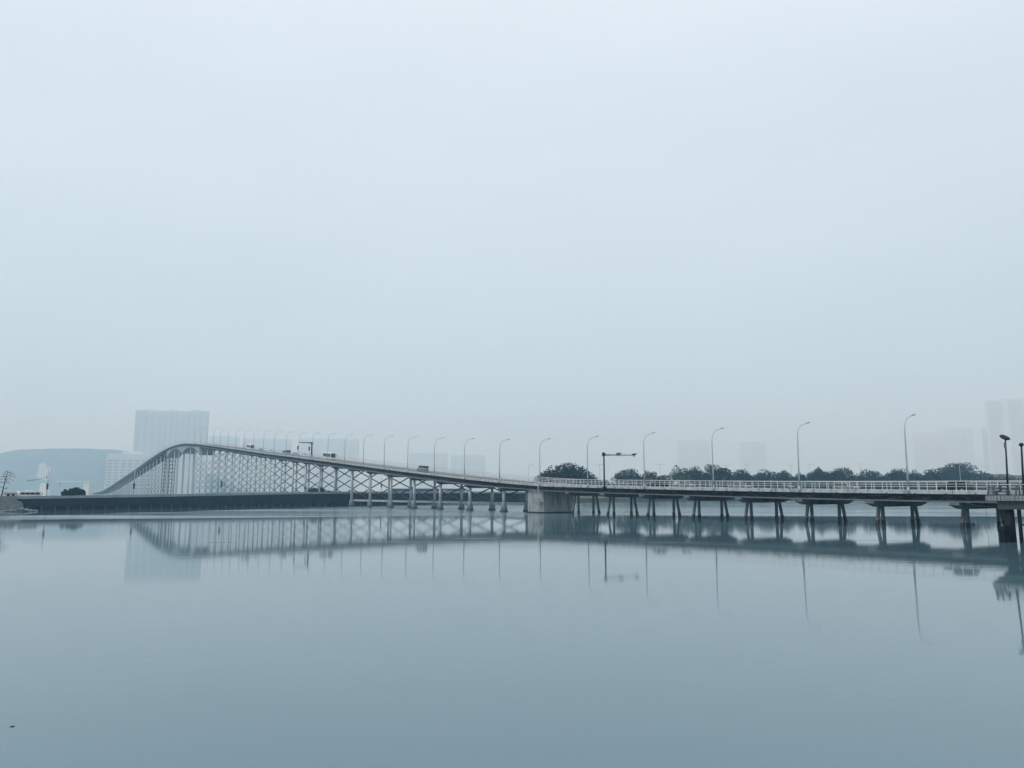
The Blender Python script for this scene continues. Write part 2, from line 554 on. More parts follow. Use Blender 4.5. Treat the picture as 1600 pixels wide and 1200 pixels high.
# rocky quay corner where the causeway starts
q = thing('quay_corner', 'rough stone quay corner with rubble at the causeway start', 'quay')
c0 = on_water(-70, 800.5)
c1 = on_water(25, 799.4)
d = (c1 - c0).normalized()
nb = Vector((-d.y, d.x, 0))
g = MB()
p = [c0 - d * 40, c1, c1 + nb * 6, c0 - d * 40 + nb * 6]
g.rings([[(v.x, v.y, -1) for v in p], [(v.x, v.y, 4.35) for v in p]])
g.build('quay_block', M['stone'], q)
g = MB()
e = c1
g.poly([(e.x, e.y, -1), (e.x + d.x * 2.4, e.y + d.y * 2.4, -1), (e.x + d.x * 2.4 + nb.x * 3, e.y + d.y * 2.4 + nb.y * 3, -1), (e.x + nb.x * 3, e.y + nb.y * 3, -1),
        (e.x, e.y, 3.2), (e.x + d.x * 1.3, e.y + d.y * 1.3, 2.7), (e.x + d.x * 1.3 + nb.x * 3, e.y + d.y * 1.3 + nb.y * 3, 2.7), (e.x + nb.x * 3, e.y + nb.y * 3, 3.2)],
       [(0, 1, 5, 4), (1, 2, 6, 5), (2, 3, 7, 6), (4, 5, 6, 7), (0, 4, 7, 3)])
g.build('quay_return', M['stone'], q)


def boulder(name, c, r, parent, seed, flat=0.6):
    k = random.Random(seed)
    mb = MB()
    rs = []
    for j in range(1, 5):
        t = math.pi * j / 5
        rs.append([(c[0] + r * math.sin(t) * math.cos(a) * k.uniform(0.8, 1.2), c[1] + r * math.sin(t) * math.sin(a) * k.uniform(0.8, 1.2), c[2] - r * flat * math.cos(t)) for a in [2 * math.pi * i / 8 for i in range(8)]])
    mb.rings(rs)
    return mb.build(name, M['rock'], parent)


for i in range(26):
    t = rnd.uniform(-3.5, 5.0)
    pos = c1 + d * t - nb * rnd.uniform(-0.5, 1.4)
    boulder('boulder', (pos.x, pos.y, max(0.05, 0.75 - abs(t - 1.0) * 0.16) * rnd.uniform(0.5, 1.1)), rnd.uniform(0.35, 0.75), q, 100 + i)

# ------------------------------------------------------------------ the bridge
TH = 0.58686543
LEGW = 1.9
bu = Vector((-math.sin(TH), math.cos(TH), 0))
bn = Vector((math.cos(TH), math.sin(TH), 0))
BO = Vector((144.9, 0, 0)) - bn * LEGW
PROFILE = [(40, 4.25), (100, 4.4), (137, 4.6), (168, 4.95), (190, 5.32), (208, 5.68), (230, 6.14), (247, 6.62), (262, 7.42), (280, 8.6), (300, 10.02), (323, 11.75), (356, 14.35), (397, 17.65),
           (449, 21.75), (504, 26.05), (577, 32.1), (640, 37.2), (690, 40.9), (731, 42.9), (766, 43.0), (812, 41.2), (858, 38.0), (962, 29.2), (1068, 20.7), (1178, 12.3), (1260, 7.2), (1330, 5.0), (1500, 4.6)]
ps = np.array([a for a, b in PROFILE], float)
pz = np.array([b for a, b in PROFILE], float)
pm = np.zeros(len(ps))
dk = np.diff(pz) / np.diff(ps)
for i in range(1, len(ps) - 1):
    h0, h1 = ps[i] - ps[i - 1], ps[i + 1] - ps[i]
    pm[i] = (dk[i - 1] * h1 + dk[i] * h0) / (h0 + h1)
pm[0], pm[-1] = dk[0], dk[-1]


def G(s):
    i = int(min(max(np.searchsorted(ps, s) - 1, 0), len(ps) - 2))
    h = ps[i + 1] - ps[i]
    t = (s - ps[i]) / h
    return (2 * t ** 3 - 3 * t ** 2 + 1) * pz[i] + (t ** 3 - 2 * t ** 2 + t) * h * pm[i] + (-2 * t ** 3 + 3 * t ** 2) * pz[i + 1] + (t ** 3 - t ** 2) * h * pm[i + 1]


def X(s):
    t = min(1.0, max(0.0, (s - 253) / 30))
    return t * t * (3 - 2 * t)


def SB(s):
    """underside of the soffit slab"""
    return G(s) - 0.72 - 0.5 * X(s)


def slope(s):
    return (G(s + 1) - G(s - 1)) / 2


def W(s):
    return 11.8 + max(0.0, 250 - s) * 0.05


def B(s, w, z):
    return BO + bu * s + bn * w + Vector((0, 0, z))


def station(px, w):
    r = ray(px, 760)
    P = BO + bn * w
    # intersect the sight line with the line of constant w in plan
    det = r.x * (-bu.y) - r.y * (-bu.x)
    t = (P.x * (-bu.y) - P.y * (-bu.x)) / det
    return ((r * t) - P).dot(bu)


bridge = thing('bridge', 'long white concrete road bridge rising to a high crest over the water', 'bridge', tuple(BO), (0, 0, TH))
S0, S1 = 46, 1420
stations = sorted(set([S0 + 6 * i for i in range(int((430 - S0) / 6))] + [430 + 8 * i for i in range(int((S1 - 430) / 8) + 1)]))


def sweep(name, section, material, ss=stations, smooth=False):
    """section(s) -> closed list of (w, z)"""
    mb = MB()
    mb.rings([[(w, s, z) for w, z in section(s)] for s in ss])
    return mb.build(name, material, bridge)


def rect(w0, w1, z0, z1):
    return [(w0, z0), (w1, z0), (w1, z1), (w0, z1)]


sweep('road_deck', lambda s: rect(0.45, W(s) - 0.45, G(s) + 0.46, G(s) + 0.76), M['asphalt'])
sweep('edge_beam', lambda s: [(0.0, G(s) + 0.5), (0.5, G(s) + 0.42), (0.5, G(s) + 1.1), (0.06, G(s) + 1.1), (0.0, G(s) + 1.04)], M['fascia'])
sweep('edge_beam', lambda s: rect(W(s) - 0.5, W(s), G(s) + 0.42, G(s) + 1.1), M['fascia'])
sweep('footway_kerb', lambda s: rect(1.9, 2.1, G(s) + 0.76, G(s) + 0.92), M['fascia'])
for off in (0.85, None, -1.25):
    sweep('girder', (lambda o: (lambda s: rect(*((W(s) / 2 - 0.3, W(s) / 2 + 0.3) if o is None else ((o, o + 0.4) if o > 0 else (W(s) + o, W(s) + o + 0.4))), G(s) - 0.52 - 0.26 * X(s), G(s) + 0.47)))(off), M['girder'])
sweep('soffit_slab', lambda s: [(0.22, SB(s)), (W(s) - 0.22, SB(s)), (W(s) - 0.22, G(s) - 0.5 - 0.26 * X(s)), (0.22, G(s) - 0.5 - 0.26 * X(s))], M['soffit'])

# service pipe hung under the edge
sweep('service_pipe', lambda s: [(0.62 + 0.16 * math.cos(t), G(s) + 0.16 + 0.16 * math.sin(t)) for t in [math.pi / 4 + k * math.pi / 3 for k in range(6)]], M['girder'], [x for x in stations if x < 520])

# drain spouts along the edge of the low approach
sp_b = MB()
sp_b.box(-0.1, 0.12, -0.09, 0.09, -0.42, 0.1)
spout = sp_b.mesh('drain_spout', M['tide'])
for k in range(34):
    s = 110 + 4.48 * k + rnd.uniform(-0.2, 0.2)
    put('drain_spout', spout, bridge, (0.02, s, G(s) + 0.52))
# joints in the edge beam: dark open gaps every span
jt_b = MB()
jt_b.box(-0.012, 0.2, -0.03, 0.03, -0.3, 0.33)
joint = jt_b.mesh('joint_seal', M['tide'])
for k in range(-3, 8):
    s = 140.17 + 13.447 * k
    put('joint_seal', joint, bridge, (0, s, G(s) + 0.8))

# railings: rails as one swept part a side, posts one by one where they can be told apart
post_b = MB()
post_b.box(-0.04, 0.04, -0.032, 0.032, 0, 1.3)
post_b.box(-0.09, 0.09, -0.08, 0.08, 0, 0.05)
post_b.box(-0.025, 0.025, -0.06, -0.03, 0.15, 1.2)
post_me = post_b.mesh('post', M['railpaint'])


def railing(side):
    def w_at(s):
        return 0.2 if side == 0 else W(s) - 0.2
    mb = MB()
    for hz, hw, hh in ((2.42, 0.11, 0.055), (1.98, 0.045, 0.026), (1.6, 0.045, 0.026)):
        mb.rings([[(w_at(s) + dw, s, G(s) + hz + dz) for dw, dz in ((-hw, -hh), (hw, -hh), (hw, hh), (-hw, hh))] for s in stations])
    rail = mb.build('railing', M['railpaint'], bridge)
    s = 108.0
    while s < 262:
        put('post', post_me, rail, (w_at(s), s, G(s) + 1.09))
        s += 1.44 if side == 0 else 2.88
    far = MB()
    while s < 1000:
        w = w_at(s)
        far.box(w - 0.05, w + 0.05, s - 0.045, s + 0.045, G(s) + 1.09, G(s) + 2.4)
        s += 1.44 if s < 520 else 2.88
    o = far.build('distant_post', M['railpaint'], rail)
    o['kind'] = 'stuff'


railing(0)
railing(1)


def taper_box(mb, c0, h0, c1, h1):
    """four-sided leg from centre c0 (half sizes h0) up to c1 (h1)"""
    r = []
    for c, h in ((c0, h0), (c1, h1)):
        r.append([(c[0] - h[0], c[1] - h[1], c[2]), (c[0] + h[0], c[1] - h[1], c[2]), (c[0] + h[0], c[1] + h[1], c[2]), (c[0] - h[0], c[1] + h[1], c[2])])
    return mb.rings(r)


# low approach piers: a tapered cross-head on four splayed legs
for k in range(-3, 8):
    s = 140.17 + 13.447 * k
    w1, g0 = W(s), G(s)
    top, bot = g0 - 0.73, g0 - 1.72
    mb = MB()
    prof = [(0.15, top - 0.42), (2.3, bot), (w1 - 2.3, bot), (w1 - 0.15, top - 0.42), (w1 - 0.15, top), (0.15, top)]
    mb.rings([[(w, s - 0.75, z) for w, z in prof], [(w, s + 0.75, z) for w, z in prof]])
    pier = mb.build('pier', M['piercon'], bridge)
    for wb, wt in ((1.7, 2.8), (3.9, 3.8), (w1 - 3.9, w1 - 3.8), (w1 - 1.7, w1 - 2.8)):
        fr = (0.85 - (-1.2)) / (bot - (-1.2))
        wm = wb + (wt - wb) * fr
        lb = MB()
        taper_box(lb, (wm, s, 0.85), (0.22, 0.2, 0), (wt, s, bot + 0.02), (0.22, 0.21, 0))
        lb.build('leg', M['piercon'], pier)
        lb = MB()
        taper_box(lb, (wb, s, -1.2), (0.26, 0.24, 0), (wm, s, 0.87), (0.25, 0.23, 0))
        lb.build('leg_foot', M['tide'], pier)

# abutment block between the approach and the long ramp
mb = MB()
mb.rings([[(1.0, 245.2, z), (10.8, 245.2, z), (10.8, 252.6, z), (1.0, 252.6, z)] for z in (0.35, 5.85)])
ab = mb.build('abutment', M['concrete'], bridge)
mb = MB()
mb.rings([[(0.93, 245.13, z), (10.87, 245.13, z), (10.87, 252.67, z), (0.93, 252.67, z)] for z in (-1.2, 0.36)])
mb.build('abutment_foot', M['tide'], ab)
mb = MB()
mb.box(0.9, 1.02, 250.2, 251.2, 0.36, 5.4)
mb.build('pilaster', M['concrete'], ab)
# ladder with a small caged landing down its corner
mb = MB()
for so in (245.7, 246.3):
    mb.bar((-0.2, so, G(246) + 2.5), (-0.2, so, 2.9), 0.07)
lad = mb.build('ladder', M['railpaint'], bridge)
mb = MB()
mb.bar((-0.2, 245.7, 0), (-0.2, 246.3, 0), 0.05)
rung = mb.mesh('rung', M['railpaint'])
z = 3.0
while z < G(246) + 2.2:
    put('rung', rung, lad, (0, 0, z))
    z += 0.33
mb = MB()
mb.box(-0.75, 0.98, 245.3, 247.0, 2.8, 2.86)
for w_, s_ in ((-0.72, 245.33), (-0.72, 246.97), (0.9, 246.97)):
    mb.bar((w_, s_, 2.85), (w_, s_, 3.9), 0.06)
for hz in (3.4, 3.88):
    mb.bar((-0.72, 245.33, hz), (-0.72, 246.97, hz), 0.05)
    mb.bar((-0.72, 246.97, hz), (0.9, 246.97, hz), 0.05)
mb.bar((-0.7, 246.8, 2.8), (0.98, 246.8, 1.7), 0.07)
mb.build('landing', M['brace'], lad)

# long ramp: paired columns on cone footings
def ring_(c, r, z, n=14):
    return [(c[0] + r * math.cos(2 * math.pi * i / n), c[1] + r * math.sin(2 * math.pi * i / n), z) for i in range(n)]


FARW = 9.9
foot_b = MB()
foot_b.rings([ring_((0, 0), 1.08, 0.28), ring_((0, 0), 0.62, 2.55), ring_((0, 0), 0.62, 2.72)], smooth=True)
foot_me = foot_b.mesh('footing', M['concrete'])
skirt_b = MB()
skirt_b.rings([ring_((0, 0), 1.2, -1.2), ring_((0, 0), 1.2, 0.3)], smooth=True)
skirt_me = skirt_b.mesh('footing_ring', M['tide'])


def ramp_pier(s, r=0.46, n=12):
    w1, g0 = W(s), G(s)
    top, bot = SB(s) - 0.01, SB(s) - 0.95
    mb = MB()
    prof = [(0.15, top - 0.35), (1.6, bot), (w1 - 1.6, bot), (w1 - 0.15, top - 0.35), (w1 - 0.15, top), (0.15, top)]
    mb.rings([[(w, s - 0.6, z) for w, z in prof], [(w, s + 0.6, z) for w, z in prof]])
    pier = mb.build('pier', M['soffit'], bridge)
    for w in (LEGW, FARW):
        mb = MB()
        mb.rings([ring_((w, s), r, 2.65, n), ring_((w, s), r, bot + 0.02, n)], smooth=True)
        mb.build('column', M['column'], pier)
        put('footing', foot_me, pier, (w, s, 0))
        put('footing_ring', skirt_me, pier, (w, s, 0))
    return pier


ramp_s = [265.86 + 19.0 * k for k in range(22)]
for s in ramp_s:
    ramp_pier(s, 0.46 if s < 480 else 0.36)
TIER = 4.45
for a, b in zip(ramp_s, ramp_s[1:]):
    mb = MB()
    mb.box(FARW - 0.25, FARW + 0.25, a + 0.6, b - 0.6, 1.75, 2.55)
    mb.build('tie_beam', M['column'], bridge)
    z0 = 2.55
    while z0 < max(G(a), G(b)) - 1.4:
        z1 = z0 + TIER
        mb = MB()
        drew = False
        for (sa, za, sb, zb) in ((a, z0, b, z1), (b, z0, a, z1)):
            # stop the bar where it meets the underside of the girder
            t1 = 1.0
            for q_ in range(1, 41):
                t = q_ / 40
                if za + (zb - za) * t > SB(sa + (sb - sa) * t) - 0.05:
                    t1 = (q_ - 1) / 40
                    break
            if t1 > 0.06:
                mb.bar((FARW, sa, za), (FARW, sa + (sb - sa) * t1, za + (zb - za) * t1), 0.31 if a < 500 else 0.22)
                drew = True
        if drew:
            mb.build('cross_brace', M['brace'], bridge)
        z0 = z1

# navigation spans at the crest: arched undersides on tall piers
NAV = [665.0, 729.0, 795.5]
for a, b in zip(NAV, NAV[1:]):
    mb = MB()
    ss = [a + (b - a) * i / 18 for i in range(19)]
    rings = []
    for s in ss:
        t = (s - a) / (b - a) * 2 - 1
        dep = 0.75 + 5.0 * abs(t) ** 2.2
        rings.append([(0.6, s, SB(s) - 0.01 - dep), (W(s) - 0.6, s, SB(s) - 0.01 - dep), (W(s) - 0.6, s, SB(s) - 0.01), (0.6, s, SB(s) - 0.01)])
    mb.rings(rings)
    mb.build('arch_span', M['concrete'], bridge)
for s, half in ((729.0, 1.0), (795.5, 1.0)):
    zt = G(s) - 5.4
    mb = MB()
    for w in (1.4, 9.2):
        mb.rings([[(w, s - half, z), (w + 1.2, s - half, z), (w + 1.2, s + half, z), (w, s + half, z)] for z in (-1.2, zt)])
    mb.box(1.4, 10.4, s - half, s + half, zt - 1.4, zt + 0.05)
    mb.build('main_pier', M['column'], bridge)
# braced access tower beside the far main pier
mb = MB()
for w in (1.6, 5.0, 9.8):
    for s in (806.0, 818.0):
        mb.bar((w, s, -1), (w, s, G(s) - 1.6), 0.5)
z = 4.0
while z < G(812) - 3:
    for w in (1.6, 9.8):
        mb.bar((w, 806, z), (w, 818, z), 0.3)
    for s in (806, 818):
        mb.bar((1.6, s, z), (9.8, s, z), 0.3)
    z += 3.2
mb.build('access_tower', M['brace'], bridge)

far_s = [812.0 + 19.0 * k for k in range(26)]
for s in far_s:
    ramp_pier(s, 0.3, 8)
for a, b in zip(far_s, far_s[1:]):
    mb = MB()
    z0 = 2.55
    while z0 + TIER < min(G(a), G(b)) - 1.0:
        mb.bar((FARW, a, z0), (FARW, b, z0 + TIER), 0.16)
        mb.bar((FARW, b, z0), (FARW, a, z0 + TIER), 0.16)
        z0 += TIER
    if mb.v:
        mb.build('cross_brace', M['brace'], bridge)
for a, b in zip([646, 665, 684, 703], [665, 684, 703, 722]):
    mb = MB()
    z0 = 2.55
    while z0 + TIER < min(G(a), G(b)) - 7.0:
        mb.bar((FARW, a, z0), (FARW, b, z0 + TIER), 0.16)
        mb.bar((FARW, b, z0), (FARW, a, z0 + TIER), 0.16)
        z0 += TIER
    mb.build('cross_brace', M['brace'], bridge)
for s in (684, 703, 748, 767):
    mb = MB()
    for w in (LEGW, FARW):
        mb.rings([ring_((w, s), 0.28, -1, 8), ring_((w, s), 0.28, G(s) - 3.0, 8)], smooth=True)
    mb.build('slender_column', M['column'], bridge)

# white hose sagging along the nearest cross-head, and a cable hanging to the water
s = 140.17
pts = [(2.2 + t * 12.5, s - 0.86, G(s) - 0.78 - 0.62 * (1 - (2 * t - 1) ** 2)) for t in [i / 12 for i in range(13)]]
mb = MB()
mb.tube(pts, 0.07, 6)
mb.build('sagging_hose', M['railpaint'], bridge)
mb = MB()
mb.tube([(7.9, s - 0.8, G(s) - 1.6), (7.9, s - 0.85, 1.5), (7.6, s - 0.9, 0.6), (7.4, s - 1.2, -0.3)], 0.025, 5)
mb.build('hanging_cable', M['darkpaint'], bridge)

# ------------------------------------------------------------------ lamps along the bridge
lamp_shaft = MB()
arm_pts = [(0, 0, 0), (0, 0, 4.5), (0, 0, 9.0), (0.05, 0, 10.2), (0.35, 0, 11.15), (0.9, 0, 11.75), (1.7, 0, 12.1), (2.7, 0, 12.35)]
lamp_shaft.tube(arm_pts, [0.16, 0.13, 0.1, 0.085, 0.075, 0.065, 0.055, 0.05], 8)
lamp_shaft.tube([(0, 0, 0), (0, 0, 1.0)], [0.2, 0.19], 8)
lamp_shaft_me = lamp_shaft.mesh('shaft', M['lamp'])
lh = MB()
lh.rings([[(2.6, -0.1, 12.3), (2.6, 0.1, 12.3), (2.6, 0.1, 12.42), (2.6, -0.1, 12.42)], [(3.0, -0.17, 12.36), (3.0, 0.17, 12.36), (3.0, 0.13, 12.52), (3.0, -0.13, 12.52)], [(3.6, -0.13, 12.52), (3.6, 0.13, 12.52), (3.6, 0.1, 12.62), (3.6, -0.1, 12.62)]])
lamp_head_me = lh.mesh('lamp_head', M['lamphead'])
ORD = ['first', 'second', 'third', 'fourth', 'fifth', 'sixth', 'seventh', 'eighth', 'ninth', 'tenth', 'eleventh', 'twelfth', 'thirteenth', 'fourteenth', 'fifteenth', 'sixteenth', 'seventeenth', 'eighteenth', 'nineteenth', 'twentieth', 'twenty-first', 'twenty-second', 'twenty-third']
LOW = ['tall grey lamp post with curved arm on the bridge ahead of the black estate car', 'tall grey lamp post with curved arm before the notch in the tree row', 'tall grey lamp post with curved arm before the pale airy treetop',
       'tall grey lamp post with curved arm beside the dark saloon and gantry arm', 'tall grey lamp post with curved arm in front of the broad domed tree', 'tall grey lamp post with curved arm above the abutment ladder']
for k in range(28):
    s = 146.8 + 19.72 * k
    lab = LOW[k] if k < 6 else ORD[k - 6] + ' lamp post with curved arm up the ramp from the abutment block'
    t = thing('street_lamp', lab, 'street lamp', tuple(B(s, -0.12, G(s) + 0.55)), (rnd.uniform(-0.008, 0.008), rnd.uniform(-0.006, 0.012), TH + rnd.uniform(-0.05, 0.05)), 'lamps along the bridge')
    put('shaft', lamp_shaft_me, t)
    put('lamp_head', lamp_head_me, t)
    mb = None
bracket = MB()
bracket.box(-0.05, 0.35, -0.2, 0.2, -0.05, 0.35)
bracket_me = bracket.mesh('bracket', M['lamp'])
for o in [o for o in bpy.data.objects if o.name.startswith('street_lamp')]:
    put('bracket', bracket_me, o)

# camera gantry by the approach
s = 219.3
gz = G(s) + 0.5
t = thing('camera_gantry', 'dark cantilever gantry carrying traffic cameras over the bridge road', 'gantry', tuple(B(s, -0.3, gz)), (0, 0, TH))
mb = MB()
mb.tube([(0, 0, 0), (0, 0, 8.1)], [0.2, 0.17], 8)
mb.box(-0.35, 0.45, -0.35, 0.35, -0.1, 0.3)
mb.build('post', M['darkpaint'], t)
mb = MB()
mb.tube([(0, 0, 7.75), (5, 0, 7.85), (9.9, 0, 7.95)], [0.15, 0.11, 0.08], 8)
mb.build('arm', M['darkpaint'], t)
mb = MB()
mb.rings([[(-0.35, -0.3, 7.45), (0.55, -0.3, 7.6), (0.55, 0.3, 7.6), (-0.35, 0.3, 7.45)], [(-0.3, -0.25, 8.35), (0.2, -0.25, 8.2), (0.2, 0.25, 8.2), (-0.3, 0.25, 8.35)]])
mb.build('joint_box', M['darkpaint'], t)
for x in (4.2, 4.9, 9.3, 9.8):
    mb = MB()
    mb.box(x - 0.12, x + 0.12, -0.35, 0.35, 8.02, 8.3)
    mb.box(x - 0.04, x + 0.04, -0.05, 0.05, 7.5, 8.1)
    mb.bar((x, -0.2, 8.2), (x + 0.3, -0.6, 8.45), 0.08)
    mb.build('traffic_camera', M['darkpaint'], t)

s = station(485, 11.5)
t = thing('sign_gantry', 'dark overhead gantry with lane signals beside the climbing ramp', 'gantry', tuple(B(s, 11.55, G(s) + 0.5)), (0, 0, TH))
mb = MB()
mb.rings([[(-0.3, -0.3, z), (0.3, -0.3, z), (0.3, 0.3, z), (-0.3, 0.3, z)] for z in (0, 7.4)])
mb.build('post', M['darkpaint'], t)
mb = MB()
mb.rings([[(-6.6, -0.12, 7.2), (-6.6, 0.12, 7.2), (-6.6, 0.12, 7.5), (-6.6, -0.12, 7.5)], [(-1.4, -0.15, 7.05), (-1.4, 0.15, 7.05), (-1.4, 0.15, 7.5), (-1.4, -0.15, 7.5)], [(0.5, -0.3, 6.6), (0.5, 0.3, 6.6), (0.5, 0.3, 7.6), (0.5, -0.3, 7.6)]])
mb.build('arm', M['darkpaint'], t)
for x in (-6.0, -4.6, -3.0):
    mb = MB()
    mb.box(x - 0.35, x + 0.35, -0.3, -0.13, 7.0, 7.45)
    mb.build('lane_signal', M['lamphead'], t)
for px, w, lab in ((463, 9.0, 'slim post with dark signal head under the tip of the ramp gantry arm'), (481, 10.8, 'slim post with dark signal head beside the ramp gantry post')):
    s = station(px, w)
    t = thing('traffic_signal', lab, 'traffic signal', tuple(B(s, w, G(s) + 0.74)), (0, 0, TH), 'signal posts on the ramp')
    mb = MB()
    mb.tube([(0, 0, 0), (0, 0, 3.4)], 0.08, 6)
    mb.build('post', M['lamp'], t)
    mb = MB()
    mb.box(-0.3, 0.3, -0.25, 0.25, 3.2, 5.0)
    hd = mb.build('signal_head', M['darkpaint'], t)
    for z in (3.5, 4.1, 4.7):
        mb = MB()
        mb.tube([(0, -0.25, z), (0, -0.4, z)], 0.2, 8)
        mb.build('visor', M['lamphead'], hd)

# ------------------------------------------------------------------ vehicles
wheel_tyre = MB()
wheel_tyre.tube([(-0.11, 0, 0), (-0.1, 0, 0), (0.1, 0, 0), (0.11, 0, 0)], [0.27, 0.33, 0.33, 0.27], 16)
tyre_me = wheel_tyre.mesh('tyre', M['tyre'])
wheel_rim = MB()
wheel_rim.tube([(-0.125, 0, 0), (0.125, 0, 0)], 0.2, 12)
rim_me = wheel_rim.mesh('rim', M['rim'])


def add_wheels(t, spots, r):
    k = r / 0.33
    for x, y in spots:
        o = put('wheel', tyre_me, t, (x, y, r))
        o.scale = (1.1, k, k)
        put('rim', rim_me, o)


def loft_side(mb, prof, half, inset_top=None):
    """closed (y,z) outline extruded across x with tumblehome: points above a belt are pulled in"""
    def ring(sign, shrink):
        out = []
        for y, z in prof:
            hw = half
            if inset_top and z > inset_top[0]:
                hw = half - inset_top[1] * (z - inset_top[0])
            out.append((sign * hw * shrink, y, z))
        return out
    mb.rings([ring(-1, 1.0), ring(-1, 0.9), ring(1, 0.9), ring(1, 1.0)] if False else [ring(-1, 1.0), ring(1, 1.0)])


def make_car(label, paint, loc, rot, kind='hatch', L=4.5, H=1.5, Wd=1.8, group=None, name='car', cat='car'):
    t = thing(name, label, cat, loc, rot, group)
    h, w = L / 2, Wd / 2
    belt = 0.6 * H if kind != 'van' else 0.55 * H
    if kind == 'van':
        roof = [(h - 0.75, belt), (h - 1.35, H), (-h + 0.1, H), (-h + 0.02, belt)]
        nose = h - 0.2
    elif kind == 'wagon':
        roof = [(h - 1.15, belt), (h - 1.85, H), (-h + 0.45, H), (-h + 0.05, belt)]
        nose = h
    else:
        roof = [(h - 1.2, belt), (h - 1.95, H), (-h + 1.2, H), (-h + 0.45, belt)]
        nose = h
    mb = MB()
    low = [(-h, 0.34), (-h + 0.12, 0.22), (h - 0.12, 0.22), (h, 0.36), (h - 0.03, belt * 0.72), (h - 0.25, belt * 0.85), (roof[0][0], belt), (roof[3][0], belt), (-h, belt * 0.92)]
    mb.prism(low, 'x', -w, w)
    body = mb.build('body', paint, t)
    bv = body.modifiers.new('bevel', 'BEVEL')
    bv.width, bv.segments, bv.limit_method = 0.07, 2, 'ANGLE'
    # cabin with sides leaning in
    mb = MB()
    wt = w - 0.2
    base = [(-w + 0.06, roof[3][0]), (w - 0.06, roof[3][0]), (w - 0.06, roof[0][0]), (-w + 0.06, roof[0][0])]
    topr = [(-wt, roof[2][0]), (wt, roof[2][0]), (wt, roof[1][0]), (-wt, roof[1][0])]
    mb.rings([[(x, y, belt - 0.03) for x, y in base], [(x, y, H) for x, y in topr]])
    cab = mb.build('cabin', paint, t)
    bv = cab.modifiers.new('bevel', 'BEVEL')
    bv.width, bv.segments = 0.06, 2
    # glazing set just proud of the cabin
    def lerp(a, b, f):
        return a + (b - a) * f
    lo, hi = 0.1, 0.84
    for sx in (-1, 1):
        y_r0, y_f0 = lerp(roof[3][0], roof[2][0], lo), lerp(roof[0][0], roof[1][0], lo)
        y_r1, y_f1 = lerp(roof[3][0], roof[2][0], hi), lerp(roof[0][0], roof[1][0], hi)
        x0, x1 = lerp(w - 0.06, wt, lo) + 0.012, lerp(w - 0.06, wt, hi) + 0.012
        z0, z1 = lerp(belt, H, lo), lerp(belt, H, hi)
        cuts = [0.06, 0.36, 0.40, 0.68, 0.71, 0.94] if kind != 'van' else [0.04, 0.33, 0.36, 0.64, 0.67, 0.96]
        for a_, b_ in zip(cuts[0::2], cuts[1::2]):
            mb = MB()
            pts = [(sx * x0, lerp(y_r0, y_f0, a_), z0), (sx * x0, lerp(y_r0, y_f0, b_), z0), (sx * x1, lerp(y_r1, y_f1, b_), z1), (sx * x1, lerp(y_r1, y_f1, a_), z1)]
            mb.rings([[(p[0] - sx * 0.05, p[1], p[2]) for p in pts], pts])
            mb.build('side_window', M['glass'], t)
    for nm, e0, e1, sgn in (('windscreen', roof[0], roof[1], 1), ('rear_window', roof[3], roof[2], -1)):
        mb = MB()
        yl, yh = lerp(e0[0], e1[0], 0.1) + sgn * 0.015, lerp(e0[0], e1[0], 0.88) + sgn * 0.015
        zl, zh = lerp(belt, H, 0.1), lerp(belt, H, 0.88)
        pts = [(-w + 0.2, yl, zl), (w - 0.2, yl, zl), (wt - 0.08, yh, zh), (-wt + 0.08, yh, zh)]
        mb.rings([[(p[0], p[1] - sgn * 0.05, p[2]) for p in pts], pts])
        mb.build(nm, M['glass'], t)
    for sx in (-1, 1):
        mb = MB()
        mb.box(sx * (w - 0.3) - 0.2, sx * (w - 0.3) + 0.2, h - 0.14, h + 0.01, belt * 0.66, belt * 0.82)
        mb.build('headlight', M['lightlens'], t)
        mb = MB()
        mb.box(sx * (w - 0.22) - 0.16, sx * (w - 0.22) + 0.16, -h - 0.01, -h + 0.12, belt * 0.68, belt * 0.9)
        mb.build('tail_light', M['redlens'], t)
        mb = MB()
        mb.box(sx * (w + 0.08) - 0.09, sx * (w + 0.08) + 0.09, roof[0][0] - 0.35, roof[0][0] - 0.2, belt + 0.02, belt + 0.16)
        mb.build('wing_mirror', paint, t)
    r = 0.33 if kind != 'van' else 0.36
    add_wheels(t, [(sx * (w - 0.1), yy) for sx in (-1, 1) for yy in (h - 0.85, -h + 0.9)], r)
    return t


